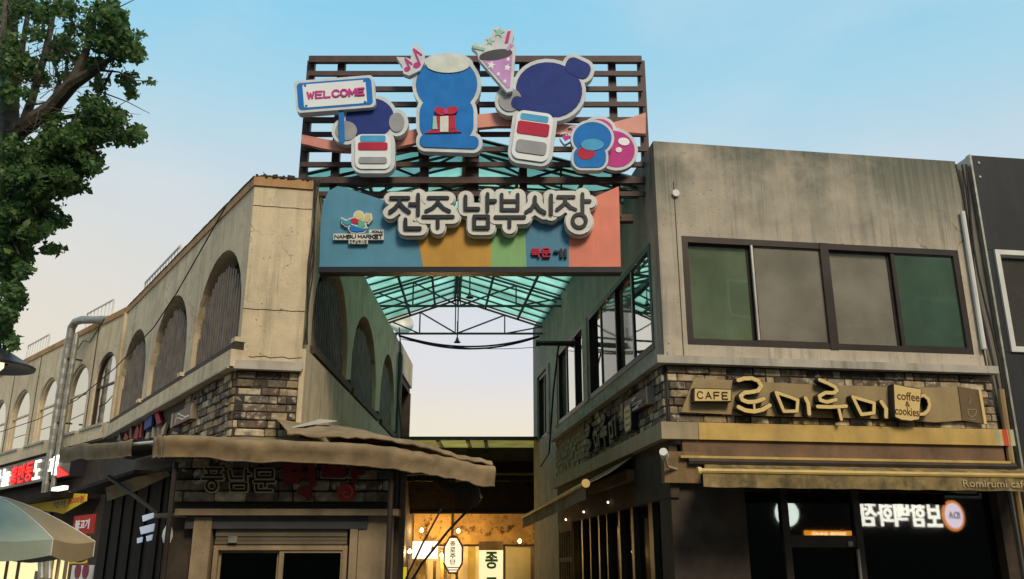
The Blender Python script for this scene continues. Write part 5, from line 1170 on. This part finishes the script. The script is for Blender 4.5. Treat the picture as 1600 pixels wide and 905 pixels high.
# ================================================================== shops along the far left facade
def l2(px, py, d): return LF2.uz(px, py, d)
SGD = .30
ls = thing('lit_shop_sign', 'black signboard with glowing white and red Korean letters at the left edge', 'sign', LF2.p(-5, 3.5, .15))
a, b = l2(0, 770, SGD), l2(108, 738, SGD); t_, u_ = l2(0, 733, SGD), l2(108, 701, SGD)
z0, z1 = (a[1]+b[1])/2, (t_[1]+u_[1])/2
build('board', MB().wbox(LF2, -8.5, b[0], z0, z1, .0, SGD), m_black, ls)
m_wl, m_rlt = lit('white_letter_glow', (1, 1, .85), 1.5), lit('red_letter_glow', (1, .02, .02), 1.0)
def glyph(body, px0, px1, m, pad=.06):
    u0, u1 = l2(px0, 745, SGD)[0], l2(px1, 745, SGD)[0]; build('letter', MB().text(LF2, body, u0, z0+pad, u1, z1-pad, SGD+.01, .03, .012), m, ls)
for body, a, b, m in (('마', -8, 3, m_wl), ('늘', 5, 17, m_wl), ('홍', 19, 28, m_rlt), ('만', 30, 39, m_rlt), ('둥', 41, 51, m_rlt), ('도', 53, 63, m_wl), ('매', 73, 89, m_wl)): glyph(body, a, b, m)
a = l2(91, 746, SGD); b = l2(109, 742, SGD); build('end_mark', MB().wprism(LF2, [a, b, l2(91, 728, SGD)], SGD+.005, SGD+.03), m_rlt, ls)
t = thing('small_light_sign', 'tiny white glowing sign below the black signboard', 'sign', LF2.hit(90, 768, .4)); a, b = l2(80, 768, .4), l2(99, 757, .4)
build('panel', MB().wbox(LF2, a[0], b[0], a[1], b[1]-.02, .3, .4), m_wl, t)
m_yel = mat('yellow_banner', (.70,.50,.03), bump=.03, var=.08)
yb = thing('yellow_banner', 'yellow price banner reading 5,000 under the black signboard', 'banner', LF2.hit(90, 800, .5))
build('cloth', MB().wprism(LF2, [l2(36, 795, .5), l2(84, 800, .5), l2(98, 803, .5), l2(134, 783, .5), l2(136, 762, .5), l2(80, 775, .5), l2(36, 786, .5)], .48, .5), m_yel, yb)
a, b = l2(82, 799, .5), l2(103, 778, .5); build('lettering', MB().text(LF2, '파격', a[0], a[1]+.05, b[0], b[1]-.05, .5, .006, .03), m_black, yb)
a, b = l2(106, 790, .5), l2(133, 770, .5); build('lettering', MB().text(LF2, '5,000원', a[0], a[1]+.02, b[0], b[1]-.04, .5, .006, .03), mat('orange_ink', (.6,.12,.01), bump=0), yb)
rbn_ = thing('red_banner', 'red banner with white Korean letters beside the dark lean-to', 'banner', LF2.hit(128, 836, .45))
a, b = l2(112, 836, .45), l2(148, 803, .45); build('cloth', MB().wbox(LF2, a[0], b[0], a[1], b[1], .42, .45), mat('red_cloth', (.42,.02,.015), bump=.03), rbn_)
a, b = l2(116, 831, .45), l2(141, 808, .45); build('lettering', MB().text(LF2, '불고기', a[0], a[1]+.03, b[0], b[1]-.03, .45, .006, .03), m_white, rbn_)
yc = thing('yellow_sign', 'yellow sign with black letters below the red banner', 'sign', LF2.hit(125, 880, .45))
a, b = l2(107, 881, .45), l2(139, 838, .45); build('panel', MB().wbox(LF2, a[0], b[0], a[1], b[1], .42, .447), m_yel, yc)
a, b = l2(109, 874, .45), l2(136, 850, .45); build('lettering', MB().text(LF2, '뼈다귀', a[0], a[1], b[0], b[1], .447, .006, .02), m_black, yc)
po = thing('meat_poster', 'white poster with dark red patches under the yellow sign', 'poster', LF2.hit(125, 905, .44)); a, b = l2(107, 925, .44), l2(146, 883, .44); build('sheet', MB().wbox(LF2, a[0], b[0], a[1], b[1], .42, .44), m_signwhite, po)
for px in (122, 134): 
    c = l2(px, 892, .44); build('print', MB().wprism(LF2, ell(c[0], c[1], .16, .14, 0, 12), .44, .446), mat('meat_print', (.22,.03,.06), bump=0), po)
sw = thing('lit_shop_window', 'glowing cream shop window at the lower left corner', 'window', LF2.p(-5, 0, .1))
a, b = l2(-40, 905, .12), l2(104, 850, .12)
build('panel', MB().wbox(LF2, a[0], b[0], .4, b[1], .02, .1), lit('shop_glow', (1, .86, .42), .85), sw)
for px in (10, 28, 72, 80, 90, 102): 
    u = l2(px, 890, .12)[0]; build('mullion', MB().wbox(LF2, u-.05, u+.05, .4, b[1], .1, .14), m_dkbrown if px < 30 or px == 72 else m_conc, sw)
build('notice', MB().wbox(LF2, l2(54, 890, .12)[0], l2(61, 890, .12)[0], l2(0, 898, .12)[1]-.2, l2(0, 885, .12)[1]-.1, .1, .108), m_conc, sw)
build('shop_canopy', MB().wbox(LF2, -9, -.2, 2.9, 3.0, 0, .9), m_board2, lb)
gl = thing('wall_lamp', 'unlit white globe bulb hanging from the cross pipe under the tarpaulin', 'lamp', atY(263, 848, 10.5))
p = atY(263, 834, 10.5); build('globe', MB().lathe(p, [(0, -.115), (.045, -.1), (.065, -.03), (.06, .03), (.03, .1), (.02, .13)], 14), m_white, gl, True); build('socket', MB().tube([p+Vector((0,0,.12)), p+Vector((0,0,.2))], .03, 8), m_signwhite, gl)
rf_ = thing('lit_panels', 'bluish white lit panels glimpsed in the dark under the tarpaulin', 'lamp', atY(228, 842, 11.6))  # glowing panels stand in for an unidentified bright thing
for pts in ([(222, 806), (240, 801), (239, 809), (223, 815)], [(218, 824), (241, 818), (239, 830), (220, 835)], [(214, 841), (222, 839), (221, 847), (214, 849)], [(228, 838), (238, 835), (236, 844), (229, 846)]):
    v = [atY(x, y, 11.4) for x, y in pts]; build('panel', MB().add(v + [p+Vector((0,.03,0)) for p in v], [(0,1,2,3)[::-1], (4,5,6,7), (0,4,5,1), (1,5,6,2), (2,6,7,3), (3,7,4,0)]), lit('cold_panel', (.6, .72, .9), .32), rf_)

# ================================================================== duct, wires, lamp, umbrella
dt = thing('exhaust_duct', 'galvanised exhaust duct bending over the roof and running down the far left facade', 'duct', LF2.hit(66, 800, .3))
def duct(off, r, top):
    pts = [LF2.hit(66+off, 905, .3), LF2.hit(68+off, 790, .3), LF2.hit(90+off, 640, .3), LF2.hit(108+off, 530, .3)]
    v = []
    for i in range(len(pts)-1): v += [lerp(pts[i], pts[i+1], k/14) for k in range(14)]
    return v
v = duct(0, .12, 0); top_ = LF2.hit(109, 528, .3)
el_ = [LF2.hit(112, 512, .3), LF2.hit(118, 503, .28), LF2.hit(128, 500, .25), LF2.hit(145, 500, .15), LF2.hit(162, 500, .02), LF2.hit(172, 499, -.2)]
v = v + [top_] + el_
build('pipe', MB().tube(v, [.082 + (.006 if i % 2 else 0) for i in range(len(v))], 14), m_galv, dt, False)
v2 = duct(11, .1, 0) + [LF2.hit(120, 522, .3)]
build('pipe', MB().tube(v2, [.055 + (.004 if i % 2 else 0) for i in range(len(v2))], 12), m_galv, dt)
for py in (560, 660, 760): 
    p = LF2.hit(lerp(112, 70, (py-520)/260), py, .3); build('clamp', MB().beam(p, LF2.p((p-LF2.o).dot(LF2.u), p.z, 0), .06, .03), m_steel, dt)
for lab, pts in (('thin black wire climbing across the left facade to the roof', [(-20, 682), (60, 655), (120, 625), (180, 575), (240, 512), (276, 458), (310, 398), (353, 322)]), ('loose cable looping over the coping beside the duct', [(108, 555), (122, 545), (130, 532), (140, 535), (150, 520), (163, 498)])):
    tag(build('facade_wire', MB().tube([LF.hit(x, y, .22) if i == 0 and False else (LF2 if x < 178 else LF).hit(x, y, .22 if x < 178 else .12) for i, (x, y) in enumerate(pts)], .010, 6), m_tar), lab, 'wire')
tag(build('roof_aerial', MB().bar(LC.p(.25, HL, -.1), LC.p(.08, HL+.12, -.1), .006), m_galv), 'thin wire aerial sticking up from the corner coping', 'aerial')
sl = thing('street_lamp', 'dark dish shaped street lamp shade at the left edge', 'lamp', Vector((-4.9, 7.6, 0)))
c = atY(-8, 572, 7.6); Rl = (atY(49, 576, 7.6)-c).length
build('shade', MB().lathe(c, [(.02, .16), (.1, .13), (Rl*.6, .075), (Rl, 0), (Rl*.98, -.02), (Rl*.6, .0), (.1, .02)], 32), mat('lamp_shade_brown', (.10,.075,.06), rough=.45), sl, True)
build('lens', MB().lathe(c, [(0, -.05), (.04, -.045), (.07, -.01), (.07, .03)], 20), lit('lamp_lens', (1, .85, .6), 1.2), sl, True)
build('pole', MB().tube([Vector((c.x-.5, c.y, 0)), Vector((c.x-.5, c.y, c.z+.3)), c+Vector((-.25, 0, .32)), c+Vector((0, 0, .16))], .04, 10), m_frame, sl)

um = thing('patio_umbrella', 'faded grey and tan patio umbrella open in the lower left corner', 'umbrella', Vector((-5.45, 9.5, 0)))
c = Vector((-5.45, 9.5, 0)); tip = atY(133, 845, 9.5); Ru = tip.x-c.x; zr = tip.z; za = zr+.46
m_ug, m_ut = mat('umbrella_grey', (.28,.32,.25), var=.12, bump=.1, bscale=60), mat('umbrella_tan', (.36,.26,.14), var=.12, bump=.1, bscale=60)
ph = R(20)
for k in range(8):
    a0, a1 = ph+k*math.pi/4, ph+(k+1)*math.pi/4; g_ = []
    for i in range(7):
        t = i/6; row = []
        for j in range(7):
            f = j/6; a = lerp(a0, a1, f); sc2 = (math.cos(math.pi/8)/math.cos((f-.5)*math.pi/4))
            r = max(.02, Ru*t*sc2); row.append(c + Vector((r*math.cos(a), r*math.sin(a), za-(za-zr)*(t**1.5) - .03*math.sin(math.pi*f)*t)))
        g_.append(row)
    pn_ = build('canopy_panel', MB().grid(g_), m_ut if k in (7, 0) else m_ug, um, True)
    build('valance', MB().grid([g_[-1], [p+Vector((0,0,-.07-.012*math.sin(j*math.pi/6))) for j, p in enumerate(g_[-1])], [p+Vector((.0,0,-.15-.03*math.sin(j*math.pi/6))) for j, p in enumerate(g_[-1])]]), m_ut if k in (7, 0) else m_ug, pn_, True)
    build('piping', MB().tube([g_[i][0]+Vector((0,0,.004)) for i in range(7)]+[g_[-1][0]+Vector((0,0,-.15))], .006, 5), m_signwhite, um)
    build('rib', MB().tube([c+Vector((0,0,za-.03)), Vector((g_[3][0].x, g_[3][0].y, g_[3][0].z-.02)), g_[-1][0]-Vector((0,0,.01))], .008, 5), m_steel, um)
build('pole', MB().tube([c, c+Vector((0,0,za+.06))], .024, 10), m_frame, um)
build('hub', MB().tube([c+Vector((0,0,za-.42)), c+Vector((0,0,za-.34))], .06, 10), m_black, um)
build('base', MB().lathe(c, [(.32, 0), (.32, .07), (.1, .12), (.05, .3), (.0, .3)], 20), m_ledge, um)

# ================================================================== the street tree
tr = thing('street_tree', 'dense leafy ginkgo tree leaning into the left edge of the picture', 'tree', Vector((-4.85, 7.8, 0)))
m_bark = mat('bark', (.10,.085,.07), var=.35, scale=9, bump=.7, bscale=28, rough=.9)
DT = 7.8
def tz(x, y, dd=0): return atY(x/3.015, y/3.015, DT+dd)
tk = MB(); tk.tube([Vector((-4.95, 7.8, 0)), Vector((-4.93, 7.8, 1.5)), Vector((-4.9, 7.8, 3)), tz(-25, 900), tz(35, 640), tz(40, 450, .2), tz(50, 200, .3), tz(60, -80, .3)], [.22, .18, .16, .135, .115, .09, .07, .05], 12)
build('trunk', tk, m_bark, tr, True)
limbs = [([(50,640,0),(110,600,0),(240,510,-.1),(340,395,-.2),(450,330,-.3),(525,275,-.4)], [.15,.14,.12,.11,.07,.03]),
         ([(105,600,0),(150,470,.1),(200,300,.2),(240,130,.3),(265,-40,.3)], [.08,.065,.055,.05,.03]),
         ([(340,395,-.2),(400,260,-.2),(440,100,-.2),(475,-40,-.2)], [.09,.06,.05,.03]),
         ([(60,560,.2),(105,220,.4),(150,-40,.5)], [.07,.05,.03]), ([(150,690,.1),(270,560,.2),(380,540,.1),(470,440,0),(530,330,0)], [.05,.045,.035,.03,.015]),
         ([(240,510,-.1),(280,380,.3),(250,280,.4),(180,60,.5)], [.05,.03,.022,.01]), ([(300,440,0),(320,260,.4),(345,40,.5),(350,-20,.5)], [.04,.025,.018,.01]), ([(20,450,-.3),(10,200,-.4),(30,-40,-.4)], [.07,.05,.03]),
         ([(50,700,0),(200,720,-.3),(350,690,-.5),(480,720,-.6)], [.05,.035,.025,.01]), ([(20,900,0),(120,960,-.3),(260,1010,-.5)], [.05,.03,.012]), ([(10,960,-.2),(60,1120,-.4),(90,1200,-.5)], [.04,.02,.01]), ([(15,1000,.1),(40,1250,.2),(30,1400,.3)], [.04,.025,.012]),
         ([(450,330,-.3),(560,340,-.4),(640,380,-.5),(745,385,-.5)], [.025,.014,.008,.004]), ([(480,250,-.3),(560,200,-.4),(650,150,-.4)], [.025,.014,.006]), ([(440,420,-.2),(600,480,-.3),(705,535,-.3)], [.014,.008,.004]), ([(450,100,-.2),(530,50,-.2),(650,-10,-.2)], [.02,.012,.005]), ([(480,480,-.2),(580,560,-.3),(670,630,-.3)], [.014,.008,.004]), ([(120,500,0),(300,470,.1),(430,300,.2)], [.02,.014,.008])]
nodes = []
for pts, rad in limbs:
    build('limb', MB().tube([tz(*p) for p in pts], [r*.62 for r in rad], 8 if rad[0] > .03 else 5), m_bark, tr, True); nodes += [tz(*p) for p in pts]
rg = random.Random(21)
tw = MB()
for k in range(200):
    p = tz(rg.uniform(0, 560), rg.uniform(0, 640), rg.uniform(-.6, .6)); d = Vector((rg.gauss(0, 1), rg.gauss(0, .6), rg.gauss(0, 1))).normalized()*rg.uniform(.12, .38)
    tw.tube([p, p+d*.5+Vector((0, 0, rg.uniform(-.05, .05))), p+d], [.0045, .003, .0015], 4, False)
o = build('twigs', tw, m_bark, tr); o['kind'] = 'stuff'
# leaves: fans gathered in clumps (zoomed-photo bearings: x, y, rx, ry, leaves)
CL = [(30,60,70,90,300), (120,20,70,50,200), (200,60,60,50,170), (310,40,70,45,220), (480,60,70,60,330), (560,110,50,60,260), (560,215,90,75,720), (640,260,45,40,190), (470,180,70,60,260), (300,215,75,45,300), (250,270,45,25,110), (170,160,45,40,120), (40,260,60,110,420), (130,320,60,70,240), (20,430,50,70,200), (200,380,45,40,90), (390,300,60,40,210), (450,300,55,35,160), (600,380,50,40,150), (620,440,30,30,70), (470,400,40,40,80), (440,500,75,50,330), (520,560,75,45,330), (600,650,75,35,270), (640,620,35,25,90), (430,620,110,70,800), (300,660,120,60,700), (200,740,120,70,700), (360,740,110,60,700), (430,790,50,35,190), (120,820,120,70,800), (280,830,110,50,560), (60,700,60,60,260), (60,900,90,70,640), (200,890,110,55,560), (330,880,80,35,260), (60,1000,90,70,620), (180,990,100,60,520), (270,1040,60,30,160), (40,1100,80,60,560), (130,1090,70,60,400), (210,1070,55,35,150), (50,1190,70,70,520), (120,1190,45,60,250), (250,1175,60,22,60), (40,1290,60,60,330), (110,1270,50,40,120), (60,1380,60,50,220), (100,1420,40,35,70), (30,1470,50,60,230), (20,1560,40,60,200), (60,1620,30,40,60), (20,1670,25,30,40), (700,390,35,10,14), (520,25,40,30,90), (400,130,40,60,80), (330,130,40,50,60), (660,160,20,20,14), (120,440,60,40,60), (300,380,70,50,70), (250,560,60,40,60)]
LV, LFc = [], []
for (cx, cy, rx, ry, n) in CL:
    dd0 = rg.uniform(-.5, .5)
    for k in range(int(n*(1.35 if cy < 560 else 1.75))):
        while True:
            a, b, c_ = rg.uniform(-1, 1), rg.uniform(-1, 1), rg.uniform(-1, 1)
            if a*a+b*b+c_*c_ < 1: break
        cl = .7 + .75*rg.random()**1.5
        p = tz(cx+a*rx*cl, cy+b*ry*cl, dd0+c_*.45); s = .018+.034*rg.random()**1.6
        n1 = Vector((rg.gauss(0, 1), rg.gauss(0, 1)-.3, rg.gauss(0, 1)+.4)).normalized(); t1_ = n1.orthogonal().normalized(); t1_ = Matrix.Rotation(rg.uniform(0, 6.28), 3, n1) @ t1_; t2v = n1.cross(t1_)
        k0 = len(LV)
        LV += [p - t1_*s*.3, p + t2v*s*.85 + t1_*s*.75 + n1*s*.2, p + t1_*s*1.05, p - t2v*s*.85 + t1_*s*.75 + n1*s*.2]
        LFc.append((k0, k0+1, k0+2)); LFc.append((k0, k0+2, k0+3))
lm = MB(); lm.v = LV; lm.f = LFc
m_leaf = bpy.data.materials.new('ginkgo_leaf'); m_leaf.use_nodes = True; n_, l_ = m_leaf.node_tree.nodes, m_leaf.node_tree.links; n_.clear()
out = n_.new('ShaderNodeOutputMaterial'); pb = n_.new('ShaderNodeBsdfPrincipled'); pb.inputs['Roughness'].default_value = .55; tl = n_.new('ShaderNodeBsdfTranslucent'); mx = n_.new('ShaderNodeMixShader'); mx.inputs[0].default_value = .42
ge = n_.new('ShaderNodeNewGeometry'); rp = n_.new('ShaderNodeValToRGB'); l_.new(ge.outputs['Random Per Island'], rp.inputs[0])
rp.color_ramp.elements[0].color = (.024, .07, .02, 1); rp.color_ramp.elements[1].color = (.13, .22, .055, 1)
l_.new(rp.outputs[0], pb.inputs['Base Color']); l_.new(rp.outputs[0], tl.inputs[0]); l_.new(pb.outputs[0], mx.inputs[1]); l_.new(tl.outputs[0], mx.inputs[2]); l_.new(mx.outputs[0], out.inputs[0])
o = build('crown', lm, m_leaf, tr); o['kind'] = 'stuff'

# ================================================================== across the street, mirrored in the cafe glass
OP = Wall((0, -9.5), 180)
ob = thing('opposite_building', 'low dark building across the street seen only mirrored in the cafe glass', 'building', OP.p(0, 0, -4))
build('wall', MB().wbox(OP, -50, 40, 0, 15, -6, 0), mat('opposite_render', (.34,.35,.26), streak=.3), ob)
for i in range(48):
    u = -45+(i % 16)*4.6; dz = 3.4*(i//16); wd_ = build('window', MB().wbox(OP, u, u+2.2, 4.6+dz, 6.2+dz, -.02, .03), m_signwhite, ob); build('pane', MB().wbox(OP, u+.08, u+2.12, 4.68+dz, 6.12+dz, .025, .04), m_glass_green, wd_)
build('dark_shopfront_band', MB().wbox(OP, -49, 39, .3, 4.45, -.1, .04), m_dark, ob)  # unseen dark band, extended upward to darken what the cafe glass mirrors
def mir(px, py, d=GFD):
    h = RF.hit(px, py, d); r = ray(px, py); n = RF.n; r2 = r - 2*r.dot(n)*n; t = (-9.5+.1-h.y)/r2.y; q = h + r2*t
    return (q-OP.o).dot(OP.u), q.z
ms2 = thing('department_store_sign', 'glowing white Korean letters mirrored in the dark cafe window', 'sign', OP.p(mir(1400, 805)[0], mir(1400, 805)[1], .1))
(ua, za_), (uc, zc_) = mir(1345, 822), mir(1467, 787)
m_bright = lit('bright_letters', (1, .97, .85), 7.5)
ltxt = '보함백화점'
for i, chx in enumerate(ltxt):
    t0 = lerp(uc, ua, i/5); t1__ = lerp(uc, ua, (i+.92)/5)
    build('letter', MB().text(OP, chx, min(t0, t1__), min(za_, zc_), max(t0, t1__), max(za_, zc_), .1, .06, .02), m_bright, ms2)
dsc = thing('round_store_sign', 'round pale sign with orange rim and letters IDA mirrored in the cafe window', 'sign', OP.p(*mir(1490, 830), .05))
cu, cz_ = mir(1490, 806); ru = abs(mir(1507, 806)[0]-cu); rz = abs(mir(1490, 782)[1]-cz_)
build('rim', MB().wprism(OP, ell(cu, cz_, ru, rz), .02, .1), lit('orange_rim', (1, .33, .06), 4), dsc); build('face', MB().wprism(OP, ell(cu, cz_, ru*.8, rz*.82), .09, .12), lit('lilac_face', (.85, .72, .85), 6), dsc)
build('lettering', MB().text(OP, 'IDA', cu-ru*.5, cz_-rz*.2, cu+ru*.5, cz_+rz*.25, .12, .02, .0), m_black, dsc)
ov = thing('oval_store_sign', 'white oval glowing sign mirrored beside the cafe door frame', 'sign', OP.p(*mir(1230, 830), .05))
cu, cz_ = mir(1230, 802); build('face', MB().wprism(OP, ell(cu, cz_, abs(mir(1248, 802)[0]-cu), abs(mir(1230, 781)[1]-cz_)), .02, .1), lit('oval_face', (.9, 1, .9), 6), ov)
st = thing('orange_strip_sign', 'orange glowing phone number strip mirrored above the cafe door rail', 'sign', OP.p(*mir(1295, 838), .05))
(ua, za_), (uc, zc_) = mir(1258, 838), mir(1332, 830); build('panel', MB().wbox(OP, min(ua, uc), max(ua, uc), min(za_, zc_), max(za_, zc_), .0, .1), lit('orange_strip', (1, .35, .02), 5), st)
build('lettering', MB().text(OP, '2008-6645', min(ua, uc)+.3, min(za_, zc_)+.05, max(ua, uc)-.3, max(za_, zc_)-.05, .1, .02, .0), lit('strip_text', (1, .9, .6), 8), st)
